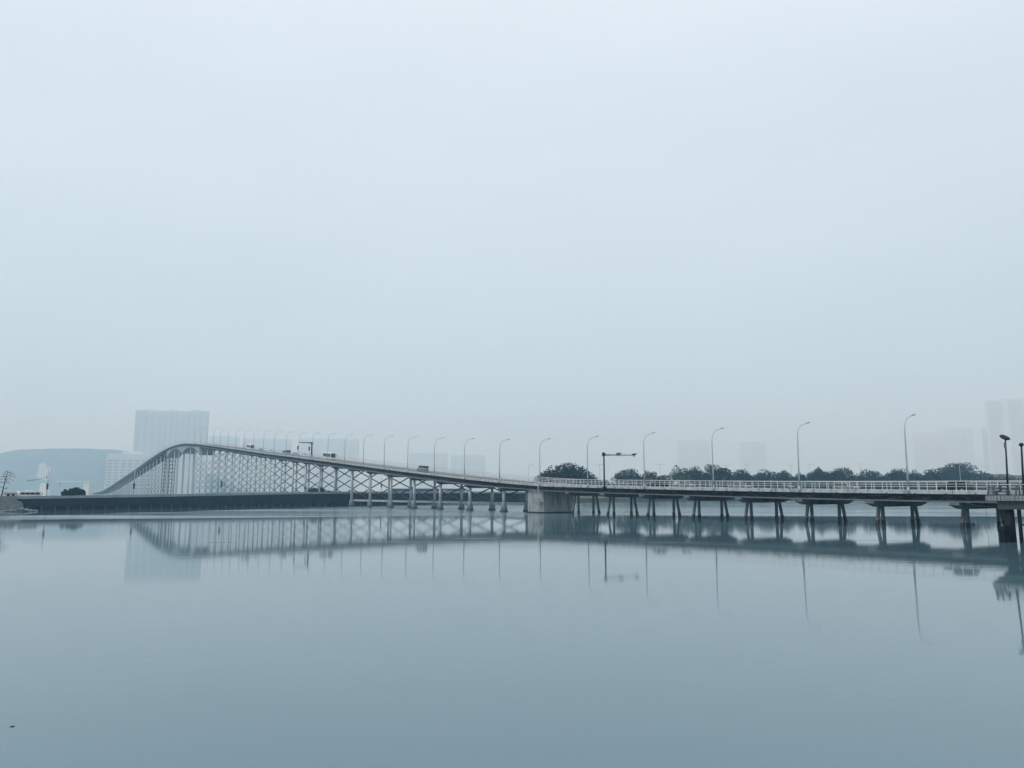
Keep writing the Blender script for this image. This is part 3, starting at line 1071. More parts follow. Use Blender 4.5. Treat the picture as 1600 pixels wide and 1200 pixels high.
def make_bus(label, loc, rot, L=10.5, H=3.1, Wd=2.5, body_m='carwhite', skirt='carwhite', bays=6, name='bus'):
    t = thing(name, label, 'bus', loc, rot)
    h, w = L / 2, Wd / 2
    mb = MB()
    prof = [(-h, 0.35), (h, 0.35), (h, 1.2), (h - 0.12, H - 0.2), (h - 0.35, H), (-h + 0.2, H), (-h, H - 0.2)]
    mb.prism(prof, 'x', -w, w)
    b = mb.build('body', M[body_m], t)
    bv = b.modifiers.new('bevel', 'BEVEL')
    bv.width, bv.segments, bv.limit_method = 0.12, 3, 'ANGLE'
    mb = MB()
    pts = [(-w + 0.16, h + 0.012, 1.15), (w - 0.16, h + 0.012, 1.15), (w - 0.22, h - 0.09, H - 0.42), (-w + 0.22, h - 0.09, H - 0.42)]
    mb.rings([[(p[0], p[1] - 0.08, p[2]) for p in pts], pts])
    mb.build('windscreen', M['glass'], t)
    mb = MB()
    mb.box(-w + 0.4, w - 0.4, h - 0.25, h - 0.06, H - 0.36, H - 0.12)
    mb.build('route_display', M['lamphead'], t)
    for sx in (-1, 1):
        step = (L - 0.9) / bays
        for k in range(bays):
            y0 = -h + 0.35 + k * step
            mb = MB()
            xs = sorted((sx * (w - 0.04), sx * (w + 0.012)))
            mb.box(xs[0], xs[1], y0 + 0.05, y0 + step - 0.05, 1.35, H - 0.45)
            mb.build('side_window', M['glass'], t)
        mb = MB()
        mb.box(sx * (w - 0.35) - 0.22, sx * (w - 0.35) + 0.22, h - 0.05, h + 0.015, 0.65, 0.88)
        mb.build('headlight', M['lightlens'], t)
        mb = MB()
        mb.bar((sx * w, h - 0.05, H - 0.5), (sx * (w + 0.3), h + 0.15, H - 0.65), 0.06)
        mb.box(sx * (w + 0.3) - 0.1, sx * (w + 0.3) + 0.1, h + 0.1, h + 0.2, H - 1.15, H - 0.65)
        mb.build('wing_mirror', M['darkpaint'], t)
    mb = MB()
    mb.bevel_box(-w + 0.45, w - 0.45, -h * 0.3, h * 0.3, H - 0.02, H + 0.25, 0.08)
    mb.build('roof_unit', M[body_m], t)
    add_wheels(t, [(sx * (w - 0.14), yy) for sx in (-1, 1) for yy in (h - 2.3, -h + 2.6)], 0.46)
    return t


def on_bridge(s, w, away=False):
    z = G(s) + 0.762
    p = B(s, w, z)
    pitch = math.atan(slope(s))
    if away:
        return tuple(p), (pitch, 0, TH)
    return tuple(p), (-pitch, 0, TH + math.pi)


loc, rot = on_bridge((station(1467, 4) + station(1518, 4)) / 2, 4.0, True)
make_car('glossy black estate car passing on the low bridge beside the terrace', M['carblack'], loc, rot, 'wagon', 4.7, 1.62, 1.84)
loc, rot = on_bridge((station(1014, 4.2) + station(1042, 4.2)) / 2, 4.2, True)
make_car('dark saloon car driving on the bridge past the camera gantry', M['carblack'], loc, rot, 'hatch', 4.8, 1.5, 1.82)
loc, rot = on_bridge((station(652, 4) + station(668, 4)) / 2, 4.0, True)
make_car('dark van climbing the bridge ramp', M['carblack'], loc, rot, 'van', 5.6, 2.3, 1.95, name='van', cat='van')
for px, w, lab, pm_, kd, hh in ((1072, 10.5, 'silver hatchback on the bridge between the gantry and the long tree row', 'carsilver', 'hatch', 1.6), (1156, 11.5, 'pale saloon on the low bridge following the silver hatchback', 'carsilver', 'hatch', 1.5),
                                (1222, 12, 'grey saloon car on the low bridge beside a lamp post', 'carblue', 'hatch', 1.48), (1322, 12.6, 'silver estate car on the low bridge ahead of the black estate', 'carsilver', 'wagon', 1.5)):
    loc, rot = on_bridge(station(px, w), w)
    make_car(lab, M[pm_], loc, rot, kd, 4.5, hh, 1.8)
loc, rot = on_bridge(station(519, 8.2) + 5.2, 8.2)
make_bus('white bus with dark windscreen coming down the bridge ramp', loc, rot, 10.5, 3.25)
loc, rot = on_bridge(station(391, 8.0) + 4, 8.0)
make_bus('white bus near the top of the bridge ramp', loc, rot, 9.0, 3.2, bays=5)
for px, w, lab, pm_ in ((459, 8.6, 'pale saloon car on the ramp below the lane signals', 'carsilver'), (474, 8.4, 'white car waiting beside the ramp gantry post', 'carwhite'), (421, 8.2, 'white car following the upper bus down the ramp', 'carwhite'), (405, 8.3, 'silver car just behind the upper ramp bus', 'carsilver')):
    loc, rot = on_bridge(station(px, w), w)
    make_car(lab, M[pm_], loc, rot, 'hatch', 4.4, 1.5, 1.8)
# flatbed lorry on the ramp
loc, rot = on_bridge(station(445, 8.3), 8.3)
t = thing('flatbed_lorry', 'dark flatbed lorry carrying a low load down the ramp', 'lorry', loc, rot)
mb = MB()
mb.prism([(2.2, 0.5), (4.0, 0.5), (4.0, 1.4), (3.7, 2.45), (2.2, 2.45)], 'x', -1.1, 1.1)
mb.build('cab', M['carblue'], t)
mb = MB()
mb.rings([[(-0.95, 4.015, 1.45), (0.95, 4.015, 1.45), (0.9, 3.73, 2.3), (-0.9, 3.73, 2.3)], [(-0.95, 3.95, 1.45), (0.95, 3.95, 1.45), (0.9, 3.66, 2.3), (-0.9, 3.66, 2.3)]])
mb.build('windscreen', M['glass'], t)
mb = MB()
mb.box(-1.15, 1.15, -4.0, 2.1, 0.85, 1.1)
for y in (-3.95, -2.0, 0.0, 2.0):
    mb.box(-1.15, -1.05, y - 0.05, y + 0.05, 1.1, 1.7)
    mb.box(1.05, 1.15, y - 0.05, y + 0.05, 1.1, 1.7)
mb.build('bed', M['lamphead'], t)
mb = MB()
mb.bevel_box(-0.9, 0.9, -3.6, 0.6, 1.1, 1.95, 0.15)
mb.build('load', M['brace'], t)
add_wheels(t, [(sx * 0.95, yy) for sx in (-1, 1) for yy in (3.0, -1.6, -2.8)], 0.45)


def on_causeway(px, back, dz=0.0):
    """a spot on the causeway road, a given distance behind its seawall"""
    best = None
    for i in range(len(cw_pts) - 1):
        for k in range(41):
            f_ = k / 40
            p = cw_pts[i].lerp(cw_pts[i + 1], f_) + normal_back(cw_pts, i).lerp(normal_back(cw_pts, i + 1), f_) * back
            r = ray(px, 770)
            e_ = abs(p.x / p.y - r.x / r.y)
            if best is None or e_ < best[0]:
                dd = (cw_pts[i + 1] - cw_pts[i]).normalized()
                best = (e_, p, CWT[i] + (CWT[i + 1] - CWT[i]) * f_ - 0.995, math.atan2(dd.y, dd.x))
    _, p, z, a = best
    return (p.x, p.y, z + dz), (0, 0, a - math.pi / 2)


loc, rot = on_causeway(48, 7)
make_bus('white and dark single deck bus on the causeway beside the bare tree', loc, rot, 6.2, 2.45, 2.2, bays=4)
loc, rot = on_causeway(513, 6)
make_car('dark car on the causeway behind the ramp columns', M['carblack'], loc, rot, 'hatch')
loc, rot = on_causeway(699, 6)
make_car('white car on the causeway seen under the ramp', M['carwhite'], loc, rot, 'hatch', 4.6, 1.6)
loc, rot = on_causeway(709, 8)
make_car('silver van on the causeway beside the white car under the ramp', M['carsilver'], loc, rot, 'van', 5.4, 2.3, 1.95, name='van', cat='van')

# white-topped barrier along the causeway
for px0, px1, lab in ((612, 662, 'dark roadside barrier with white coping on the causeway under the ramp'), (662, 728, 'dark roadside barrier with white coping behind the causeway cars')):
    (a, _), (b, _) = on_causeway(px0, 14), on_causeway(px1, 14)
    t = thing('roadside_barrier', lab, 'barrier')
    a, b = Vector(a), Vector(b)
    k = 12
    for i in range(k):
        p0, p1 = a.lerp(b, i / k), a.lerp(b, (i + 0.97) / k)
        mb = MB()
        mb.bar((p0.x, p0.y, p0.z + 1.1), (p1.x, p1.y, p1.z + 1.1), 0.2, 2.2)
        mb.build('panel', M['carblue'], t)
    mb = MB()
    mb.bar((a.x, a.y, a.z + 2.35), (b.x, b.y, b.z + 2.35), 0.6, 0.32)
    mb.build('coping', M['railpaint'], t)

# gatehouse and dark shelter by the quay corner
loc, rot = on_causeway(14, 5)
t = thing('gatehouse', 'small white gatehouse beneath the bare tree on the quay', 'gatehouse', loc, rot)
mb = MB()
mb.box(-1.0, 1.0, -1.6, 1.6, 0, 2.0)
mb.build('wall', M['railpaint'], t)
mb = MB()
mb.bevel_box(-1.3, 1.3, -1.95, 1.95, 2.0, 2.25, 0.05)
mb.build('roof', M['carwhite'], t)
for y in (-0.9, 0.35):
    for x in (-1.015, 0.985):
        mb = MB()
        mb.box(x, x + 0.03, y, y + 0.8, 0.8, 1.7)
        mb.build('window', M['glass'], t)
loc, rot = on_causeway(28, 9)
t = thing('roadside_shelter', 'long dark shelter with thin white roof behind the quay gatehouse', 'shelter', loc, rot)
mb = MB()
mb.box(-1.2, 1.2, -4.0, 4.0, 0, 1.7)
mb.build('wall', M['carblue'], t)
mb = MB()
mb.box(-1.6, 1.6, -4.4, 4.4, 1.7, 1.98)
mb.build('roof', M['carwhite'], t)

# causeway poles with banner boxes
for px, back_, top, lab in ((71, 3, 733, 'slim grey pole with a box holding up the dark pennant string'), (210, 3, 734, 'slim grey banner pole on the causeway before the far bridge descent'), (344, 3, 731, 'slim grey banner pole on the causeway before the braced ramp columns'),
                            (475, 3, 749, 'short grey pole on the causeway beside a ramp column'), (596, 5, 741, 'grey pole on the causeway seen between the ramp columns')):
    loc, rot = on_causeway(px, back_)
    hgt = spot(px, top, loc[1]).z - loc[2]
    t = thing('banner_pole', lab, 'pole', loc, rot)
    mb = MB()
    mb.tube([(0, 0, 0), (0, 0, hgt)], [0.13, 0.08], 8)
    mb.build('shaft', M['lamp'], t)
    mb = MB()
    mb.bevel_box(-0.25, 0.25, -0.25, 0.25, hgt * 0.32, hgt * 0.52, 0.05)
    mb.build('box', M['brace'], t)
    if px == 71:
        pole_top = (Vector(loc), hgt)

# ------------------------------------------------------------------ far buildings
def slab_tower(name, label, px0, px1, top, Y, depth=26, bays=5, floor=3.4, m='tower', wm='towerdark', group=None, z0=0.0):
    a, b = spot(px0, top, Y), spot(px1, top, Y)
    H_ = a.z
    wid = b.x - a.x
    t = thing(name, label, 'building', ((a.x + b.x) / 2, Y + depth / 2, z0), (0, 0, -math.atan2((a.x + b.x) / 2, Y)), group)
    mb = MB()
    mb.box(-wid / 2, wid / 2, -depth / 2, depth / 2, 0, H_ - z0)
    mb.box(-wid * 0.22, wid * 0.18, -depth * 0.3, depth * 0.3, H_ - z0, H_ - z0 + 5)
    mb.build('body', M[m], t)
    bw = wid / bays
    nfl = int((H_ - z0) / floor) - 1
    mb = MB()
    mb.box(-bw * 0.36, bw * 0.36, -0.25, 0.4, 0, floor * 0.5)
    win = mb.mesh('window', M[wm])
    for k in range(bays):
        col = None
        x = -wid / 2 + bw * (k + 0.5)
        mb = MB()
        for f_ in range(1, nfl):
            mb.box(x - bw * 0.36, x + bw * 0.36, -depth / 2 - 0.25, -depth / 2 + 0.3, f_ * floor, f_ * floor + floor * 0.5)
        mb.build('window_bay', M[wm], t)
    for k in range(bays + 1):
        mb = MB()
        x = -wid / 2 + bw * k
        mb.box(x - 0.5, x + 0.5, -depth / 2 - 0.9, -depth / 2 + 0.2, 0, H_ - z0 + 0.6)
        mb.build('pier_strip', M[m], t)
    return t


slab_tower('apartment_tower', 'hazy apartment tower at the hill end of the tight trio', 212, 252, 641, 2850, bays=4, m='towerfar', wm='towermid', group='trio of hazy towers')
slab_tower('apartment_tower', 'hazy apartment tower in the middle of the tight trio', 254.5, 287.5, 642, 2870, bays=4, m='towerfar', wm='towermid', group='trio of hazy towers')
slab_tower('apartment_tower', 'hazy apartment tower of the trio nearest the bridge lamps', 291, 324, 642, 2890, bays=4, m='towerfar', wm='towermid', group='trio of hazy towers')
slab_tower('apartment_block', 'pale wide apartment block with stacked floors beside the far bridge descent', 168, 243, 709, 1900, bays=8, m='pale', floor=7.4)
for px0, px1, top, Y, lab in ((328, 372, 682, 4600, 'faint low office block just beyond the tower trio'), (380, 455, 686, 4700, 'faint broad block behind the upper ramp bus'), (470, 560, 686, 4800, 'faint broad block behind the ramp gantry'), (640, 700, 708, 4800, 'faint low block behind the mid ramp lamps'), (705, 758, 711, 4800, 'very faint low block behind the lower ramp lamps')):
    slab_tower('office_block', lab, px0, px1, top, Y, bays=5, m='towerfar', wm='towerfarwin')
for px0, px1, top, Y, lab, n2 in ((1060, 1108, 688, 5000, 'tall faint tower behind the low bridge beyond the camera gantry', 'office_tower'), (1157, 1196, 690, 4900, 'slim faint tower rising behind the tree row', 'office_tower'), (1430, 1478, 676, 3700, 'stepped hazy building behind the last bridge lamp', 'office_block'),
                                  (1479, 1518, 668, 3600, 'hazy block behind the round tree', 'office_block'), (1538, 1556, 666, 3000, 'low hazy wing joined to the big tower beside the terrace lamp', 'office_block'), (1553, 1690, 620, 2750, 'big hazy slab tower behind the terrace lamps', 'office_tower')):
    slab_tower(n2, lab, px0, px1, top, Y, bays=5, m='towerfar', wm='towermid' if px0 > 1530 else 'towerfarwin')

# white angular monument and thin canopy before the hill
Y = 900
base = spot(70, 752, Y)
t = thing('monument', 'white angular folded monument in front of the hazy hill', 'monument', (base.x, Y, 0))
outline = [(57.5, 742), (62, 733.5), (61, 727), (69, 722), (70.5, 728.5), (82, 731), (80, 738), (73, 744), (74.5, 751), (62, 749)]
pts = [spot(x, y, Y) - Vector((base.x, 0, 0)) for x, y in outline]
mb = MB()
cx = sum(p.x for p in pts) / len(pts)
cz = sum(p.z for p in pts) / len(pts)
mb.rings([[(p.x, -2.0, p.z) for p in pts], [(cx + (p.x - cx) * 0.75, 4.0, cz + (p.z - cz) * 0.75) for p in pts]])
mb.build('folded_sail', M['carwhite'], t)
mb = MB()
mb.rings([[(-5, -3, 0), (6, -3, 0), (6, 5, 0), (-5, 5, 0)], [(-3.5, -2, 16.5), (2.5, -2, 16.5), (2.5, 4, 16.5), (-3.5, 4, 16.5)]])
mb.build('plinth', M['pale'], t)
Y = 880
a, b = spot(92, 752.5, Y), spot(141, 752.5, Y)
t = thing('canopy', 'pale thin flat canopy on a broad pier before the hill', 'canopy', ((a.x + b.x) / 2, Y, 0))
hw = (b.x - a.x) / 2
mb = MB()
mb.box(-hw, hw, -6, 6, a.z - 0.6, a.z + 0.6)
mb.build('roof_slab', M['carwhite'], t)
mb = MB()
mb.box(hw - 5.0, hw + 1.5, -5, 5, 0, a.z - 0.6)
mb.build('support_pier', M['pale'], t)
mb = MB()
mb.box(-hw + 1, -hw + 1.6, -1, 1, 0, a.z - 0.6)
mb.build('support_post', M['pale'], t)

# ------------------------------------------------------------------ trees
def leaf_cloud(rs, lobes, n, size):
    """many small leaf faces through a crown made of lobes (cx,cy,cz,rx,ry,rz)"""
    vol = np.array([l[3] * l[4] * l[5] for l in lobes])
    pick = rs.choice(len(lobes), n, p=vol ** 0.75 / (vol ** 0.75).sum())
    L = np.array(lobes)[pick]
    d = rs.normal(size=(n, 3))
    d /= np.linalg.norm(d, axis=1)[:, None]
    rad = rs.uniform(0.55, 1.06, (n, 1)) ** 0.6
    c = L[:, :3] + d * L[:, 3:] * rad
    a = rs.normal(size=(n, 3))
    a /= np.linalg.norm(a, axis=1)[:, None]
    b = np.cross(a, rs.normal(size=(n, 3)))
    b /= np.linalg.norm(b, axis=1)[:, None]
    sz = size * rs.uniform(0.6, 1.4, (n, 1))
    v = np.stack([c - a * sz, c + b * sz * 0.7, c + a * sz, c - b * sz * 0.7], 1).reshape(-1, 3)
    return v


def tree(px0, px1, top, Y, gz, leaf, label, seed, group=None, name='shore_tree', dens=1.0, sky=0.0):
    rs = np.random.RandomState(seed)
    grow = 3.0 if name == 'shore_tree' else 0.0
    a, b = spot(px0 - grow, top, Y), spot(px1 + grow, top, Y)
    H_ = a.z - gz
    wid = b.x - a.x
    t = thing(name, label, 'tree', ((a.x + b.x) / 2, Y, gz), (0, 0, 0), group)
    mb = MB()
    lean = rs.uniform(-0.4, 0.4)
    mb.tube([(0, 0, -0.5), (lean * 0.4, 0, H_ * 0.3), (lean, 0, H_ * 0.62)], [0.34, 0.26, 0.13], 8)
    lobes = []
    nl = max(9, int(wid * 1.1))
    for k in range(nl):
        u_ = rs.uniform(-1, 1)
        hh = H_ * (0.5 + 0.5 * math.sqrt(max(0, 1 - u_ * u_))) * rs.uniform(0.72, 1.0)
        r_ = rs.uniform(0.16, 0.26) * min(wid, H_ * 1.2)
        cx_ = u_ * (wid / 2 - r_ * 0.35)
        cy_ = rs.uniform(-0.35, 0.35) * wid * 0.6
        cz_ = max(r_ * 0.7, hh - r_ * 0.85)
        lobes.append((cx_, cy_, cz_, r_ * 1.1, r_ * 1.1, r_ * 0.85))
    lobes.append((rs.uniform(-0.15, 0.15) * wid, 0, H_ - H_ * 0.2, wid * 0.2, wid * 0.2, H_ * 0.2))
    if sky < 0.5:
        for k in range(5):
            lobes.append(((k - 2) * wid * 0.2, rs.uniform(-1, 1), H_ * 0.36, wid * 0.18, wid * 0.2, H_ * 0.36))
    for l_ in lobes[:6]:
        mb.tube([(lean * 0.5, 0, H_ * 0.33), (l_[0] * 0.5, l_[1] * 0.5, l_[2] * 0.72), (l_[0], l_[1], l_[2])], [0.16, 0.1, 0.04], 5)
    mb.build('trunk', M['bark'], t)
    n = int(900 * dens + wid * H_ * 9 * dens)
    v = leaf_cloud(rs, lobes, n, 0.45)
    v[:, 2] = np.maximum(v[:, 2], 0.05)
    me = bpy.data.meshes.new('crown')
    f_ = np.arange(len(v)).reshape(-1, 4)
    me.from_pydata(v.tolist(), [], f_.tolist())
    me.materials.append(M[leaf])
    put('crown', me, t)
    return t


TREES = [
    (846, 922, 722, 402, 'leafa', 'broad dark domed tree standing alone beyond the abutment', 1.5, 0),
    (835, 856, 740, 400, 'leafa', 'small dark shrub at the foot of the domed tree', 1.0, 0),
    (915, 946, 741, 430, 'leafb', 'low grey green bush between the domed tree and the camera gantry', 1.0, 0),
    (960, 1002, 731, 470, 'leafb', 'loose grey green tree beside the camera gantry post', 1.0, 0),
    (1001, 1028, 735, 478, 'leafb', 'grey green tree right behind the dark saloon car', 1.0, 0),
    (1024, 1050, 741, 480, 'leafc', 'low pale bush between the dark saloon and the open pale tree', 0.9, 0),
    (1047, 1074, 726, 482, 'leafc', 'open pale tree with sky showing through its branches', 0.55, 1),
    (1066, 1106, 728, 496, 'leafa', 'dark bushy tree touching the open pale tree', 1.3, 0),
    (1100, 1124, 724, 520, 'leafc', 'pale airy treetop standing above the dark row', 0.8, 0),
    (1118, 1142, 730, 498, 'leafa', 'dark knobbly tree behind a bridge lamp post', 1.2, 0),
    (1136, 1178, 733, 500, 'leafa', 'dark tree with a jagged top near the slim faint tower', 1.2, 0),
    (1172, 1217, 733, 502, 'leafa', 'dark flat topped tree below the slim faint tower', 1.3, 0),
    (1212, 1238, 734, 504, 'leafa', 'small dark tree beside the notch in the tree row', 1.2, 0),
    (1236, 1262, 738, 508, 'leafa', 'low dark tree in the notch of the tree row', 1.1, 0),
    (1252, 1294, 733, 506, 'leafa', 'dark rounded tree past the notch in the row', 1.2, 0),
    (1270, 1286, 729, 530, 'leafc', 'small pale treetop peeping over the dark row', 0.8, 0),
    (1288, 1340, 730, 508, 'leafa', 'wide dark tree in the middle of the long row', 1.3, 0),
    (1334, 1378, 733, 510, 'leafa', 'dark tree next to the widest tree of the row', 1.3, 0),
    (1380, 1424, 731, 512, 'leafa', 'spiky topped dark tree behind the last bridge lamp', 1.2, 0),
    (1420, 1441, 734, 514, 'leafb', 'grey green tree filling the gap by the last bridge lamp', 1.0, 0),
    (1438, 1468, 733, 514, 'leafa', 'dark tree leaning against the big round tree', 1.2, 0),
    (1468, 1530, 720.5, 540, 'leafb', 'big round grey green tree beyond the black estate car', 1.4, 0),
    (1524, 1556, 738, 545, 'leafb', 'low hazy bush running down from the big round tree', 1.0, 0),
    (1550, 1592, 742, 550, 'leafb', 'low hazy bush behind the terrace lamp', 1.0, 0),
    (1588, 1660, 743, 552, 'leafb', 'long low hazy bush at the end of the shore row', 1.0, 0),
]
for i, (a, b, top, Y, lf, lab, dn, sk) in enumerate(TREES):
    tree(a, b, top, Y, 3.2, lf, lab, 40 + i, 'trees on the far shore', dens=dn, sky=sk)
# understory filling the belt below the crowns: one mass of leaves nobody could count
rs_ = np.random.RandomState(77)
belt = []
for px in range(925, 1665, 7):
    c = spot(px, 760, 512 + 40 * math.sin(px * 0.05) if px > 1010 else 470)
    r_ = rs_.uniform(3.2, 5.2)
    belt.append((c.x, c.y + rs_.uniform(4, 22), 3.2 + r_ * 0.75 + rs_.uniform(0, 2.4), r_ * 1.1, r_, r_ * 1.15))
v = leaf_cloud(rs_, belt, 26000, 0.5)
v[:, 2] = np.maximum(v[:, 2], 3.25)
me = bpy.data.meshes.new('shrub_belt')
me.from_pydata(v.tolist(), [], np.arange(len(v)).reshape(-1, 4).tolist())
me.materials.append(M['leafa'])
put('shrub_belt', me, kind='stuff', label='dark undergrowth filling the far shore beneath the tree row', category='shrubs')
loc, rot = on_causeway(120, 24)
tree(108, 132, 762, loc[1], loc[2], 'leafb', 'small round bush behind the causeway parapet', 91, name='bush')
loc, rot = on_causeway(102, 23)
tree(99, 105, 765, loc[1], loc[2], 'leafb', 'tiny pointed bush beside the round bush on the causeway', 92, name='bush', dens=0.4)
for x0, x1, tp, lab, sd in ((482, 496, 762, 'low hazy shrub behind the ramp columns on the causeway', 93), (494, 507, 761, 'second low hazy shrub behind the ramp columns, nearer the dark car', 94)):
    loc, rot = on_causeway(490, 24)
    tree(x0, x1, tp, loc[1], loc[2], 'leafc', lab, sd, name='bush', dens=0.5)

# bare tree on the quay corner
loc, rot = on_causeway(3, 3.0)
t = thing('bare_tree', 'leafless tree with flat spreading branches on the quay corner', 'tree', loc)
hgt = spot(9, 734, loc[1]).z - loc[2]
mb = MB()
sc_ = loc[1] / 1200.0
trunk_pts = [(0, 0, -0.4), (0.35 * sc_ * 4, 0, hgt * 0.3), (3.2 * sc_, 0, hgt * 0.6), (5.5 * sc_, 0, hgt * 0.8), (6.5 * sc_, 0, hgt)]
mb.tube(trunk_pts, [0.2, 0.16, 0.12, 0.07, 0.03], 7)
trk = mb.build('trunk', M['bark'], t)


def trunk_at(f_):
    k = min(3, int(f_ * 4))
    return Vector(trunk_pts[k]).lerp(Vector(trunk_pts[k + 1]), f_ * 4 - k)


rb = random.Random(3)
for f_, ln, sg in ((0.30, 8, 1), (0.33, 11, -1), (0.42, 15, 1), (0.46, 10, -1), (0.55, 20, 1), (0.6, 9, -1), (0.66, 16, 1), (0.7, 9, -1), (0.77, 11, 1), (0.8, 9, -1), (0.88, 7, 1), (0.9, 7, -1), (0.5, 9, 0.4), (0.72, 8, -0.5), (0.62, 7, 0.2)):
    p0 = trunk_at(f_)
    ln *= sc_ * rb.uniform(0.8, 1.1)
    dy = rb.uniform(-0.8, 0.8) * ln
    up = rb.uniform(0.06, 0.3)
    path = [p0 + Vector((sg * ln * q_, dy * q_, ln * (up * math.sin(q_ * 2.6) - 0.12 * q_ * q_) + rb.uniform(-0.06, 0.06) * ln * q_)) for q_ in (0, 0.22, 0.45, 0.7, 1.0)]
    mb = MB()
    mb.tube(path, [0.085, 0.065, 0.05, 0.032, 0.012], 5)
    for q_ in range(9):
        k_ = rb.randint(1, 3)
        s_ = path[k_].lerp(path[k_ + 1], rb.random())
        e_ = s_ + Vector((sg * rb.uniform(0.2, 0.9), rb.uniform(-0.7, 0.7), rb.uniform(-0.3, 0.55)))
        m_ = s_.lerp(e_, 0.5) + Vector((0, 0, rb.uniform(-0.05, 0.12)))
        mb.tube([s_, m_, e_], [0.028, 0.02, 0.008], 4)
    mb.build('branch', M['bark'], t)

# pennant string from the pole to the bare tree
p1 = pole_top[0] + Vector((0, 0, (spot(71, 745, pole_top[0].y).z - pole_top[0].z)))
p0 = Vector(loc) + trunk_at(0.55) + Vector((18 * sc_, 0, 0.0))
t = thing('bunting', 'string of small dark pennants hung between the bare tree and the pole', 'bunting', tuple(p0))
dv = p1 - p0
cord = [dv * f_ - Vector((0, 0, 0.35 * 4 * f_ * (1 - f_))) for f_ in [i / 12 for i in range(13)]]
mb = MB()
mb.tube(cord, 0.006, 4)
mb.build('cord', M['pennant'], t)
for i in range(8):
    f_ = 0.36 + i * 0.085
    c = dv * f_ - Vector((0, 0, 0.35 * 4 * f_ * (1 - f_)))
    dd = dv.normalized()
    mb = MB()
    z_ = Vector((0, 0, 1))
    w_ = rb.uniform(0.16, 0.26)
    tri = [c - dd * w_, c + dd * w_, c - z_ * rb.uniform(0.35, 0.55)]
    off = Vector((0, 0.015, 0))
    mb.rings([[p - off for p in tri], [p + off for p in tri]])
    mb.build('pennant', M['pennant'], t)

# far road lamps behind the tree row
SHORE_LAMPS = [(826, 727, 420, 0, 'beside the domed tree and the abutment lamp'), (937, 726, 455, 1, 'between the domed tree and the camera gantry'), (1031, 726, 520, 1, 'over the dark saloon car'), (1134, 727, 560, 1, 'over the dark knobbly tree'),
               (1164, 725, 560, 0, 'before the slim faint tower'), (1236, 727, 570, 1, 'in the notch of the tree row'), (1265, 726, 575, 1, 'over the dark rounded tree past the notch'), (1344, 725, 580, 1, 'over the wide tree in mid row'),
               (1499, 727, 500, 0, 'in front of the big round tree'), (1533, 725, 600, 1, 'just past the big round tree'), (1539, 729, 640, 1, 'shorter, second past the big round tree')]
for px, top, Y, dbl, where in SHORE_LAMPS:
    p = spot(px, top, Y)
    lab = ('thin double armed shore road lamp ' if dbl else 'thin single armed shore road lamp ') + where
    t = thing('road_lamp', lab, 'street lamp', (p.x, Y, 3.2), (0, 0, 0), 'road lamps on the far shore')
    hh = p.z - 3.2
    mb = MB()
    mb.tube([(0, 0, -0.4), (0, 0, hh)], [0.2, 0.12], 6)
    mb.build('shaft', M['lamp'], t)
    mb = MB()
    mb.tube([(-2.6 if dbl else 0, 0, hh + 0.1), (0, 0, hh - 0.1), (3.0, 0, hh + 0.15)], 0.1, 5)
    mb.build('arm', M['lamp'], t)

# ------------------------------------------------------------------ the terrace on piles at the right
TO = spot(1540, 783, 86)
ta = Vector((0.8, -0.6, 0))
tb = Vector((0.6, 0.8, 0))
trot = math.atan2(ta.y, ta.x)
t = thing('terrace', 'concrete waterside terrace on dark piles beside the bridge', 'terrace', (TO.x, TO.y, 0), (0, 0, trot))
FL = 5.0
mb = MB()
mb.box(0, 16, 0, 9, FL - 0.56, FL)
mb.build('floor_slab', M['terrace'], t)
mb = MB()
mb.box(1.05, 16, 0.35, 8.5, FL - 1.5, FL - 0.56)
mb.build('edge_girder', M['terracebeam'], t)
for e_, d_, r_ in ((2.0, 1.1, 0.5), (2.95, 1.1, 0.19), (3.85, 1.1, 0.34), (5.8, 1.4, 0.5), (8.2, 1.4, 0.5), (11, 1.4, 0.5), (14, 1.4, 0.5)):
    mb = MB()
    mb.rings([ring_((e_, d_), r_ * 1.05, -1.5), ring_((e_, d_), r_, FL - 1.48)], smooth=True)
    mb.build('pile', M['pile'], t)
mb = MB()
mb.bar((2.95, 1.1, 1.9), (5.8, 1.3, 1.5), 0.2)
mb.build('pile_tie', M['pile'], t)
for e_ in (0.25, 0.75, 2.85, 5.2, 7.6, 10.0):
    mb = MB()
    mb.rings([[(e_ - 0.09, -0.02, FL), (e_ + 0.09, -0.02, FL), (e_ + 0.09, 0.2, FL), (e_ - 0.09, 0.2, FL)], [(e_ + 0.1, -0.2, FL + 1.16), (e_ + 0.28, -0.2, FL + 1.16), (e_ + 0.28, 0.02, FL + 1.16), (e_ + 0.1, 0.02, FL + 1.16)]])
    mb.build('rail_post', M['slat'], t)
for k in range(5):
    z = FL + 0.16 + k * 0.18
    for a_, b_ in ((0.28, 0.75), (0.75, 2.85), (2.85, 5.2), (5.2, 7.6), (7.6, 10.0)):
        if a_ == 0.75 and k > 2:
            pass
        mb = MB()
        y = 0.05 - 0.15 * (z - FL)
        mb.bar((a_ + 0.1, y, z), (b_ + 0.1, y, z), 0.04, 0.06 if a_ > 0.5 else 0.11)
        mb.build('slat', M['slat'], t)
mb = MB()
mb.bar((0.75, -0.1, FL + 1.2), (14, -0.1, FL + 1.2), 0.12, 0.07)
mb.build('handrail', M['handrail'], t)
for k in range(6):                       # side rail along the terrace end
    z = FL + 0.14 + k * 0.18
    mb = MB()
    mb.bar((0.25, 0.1, z), (0.25, 8.8, z), 0.05, 0.09)
    mb.build('slat', M['slat'], t)


def terrace_pt(e_, d_, z):
    return (TO + ta * e_ + tb * d_).xy.to_3d() + Vector((0, 0, z))


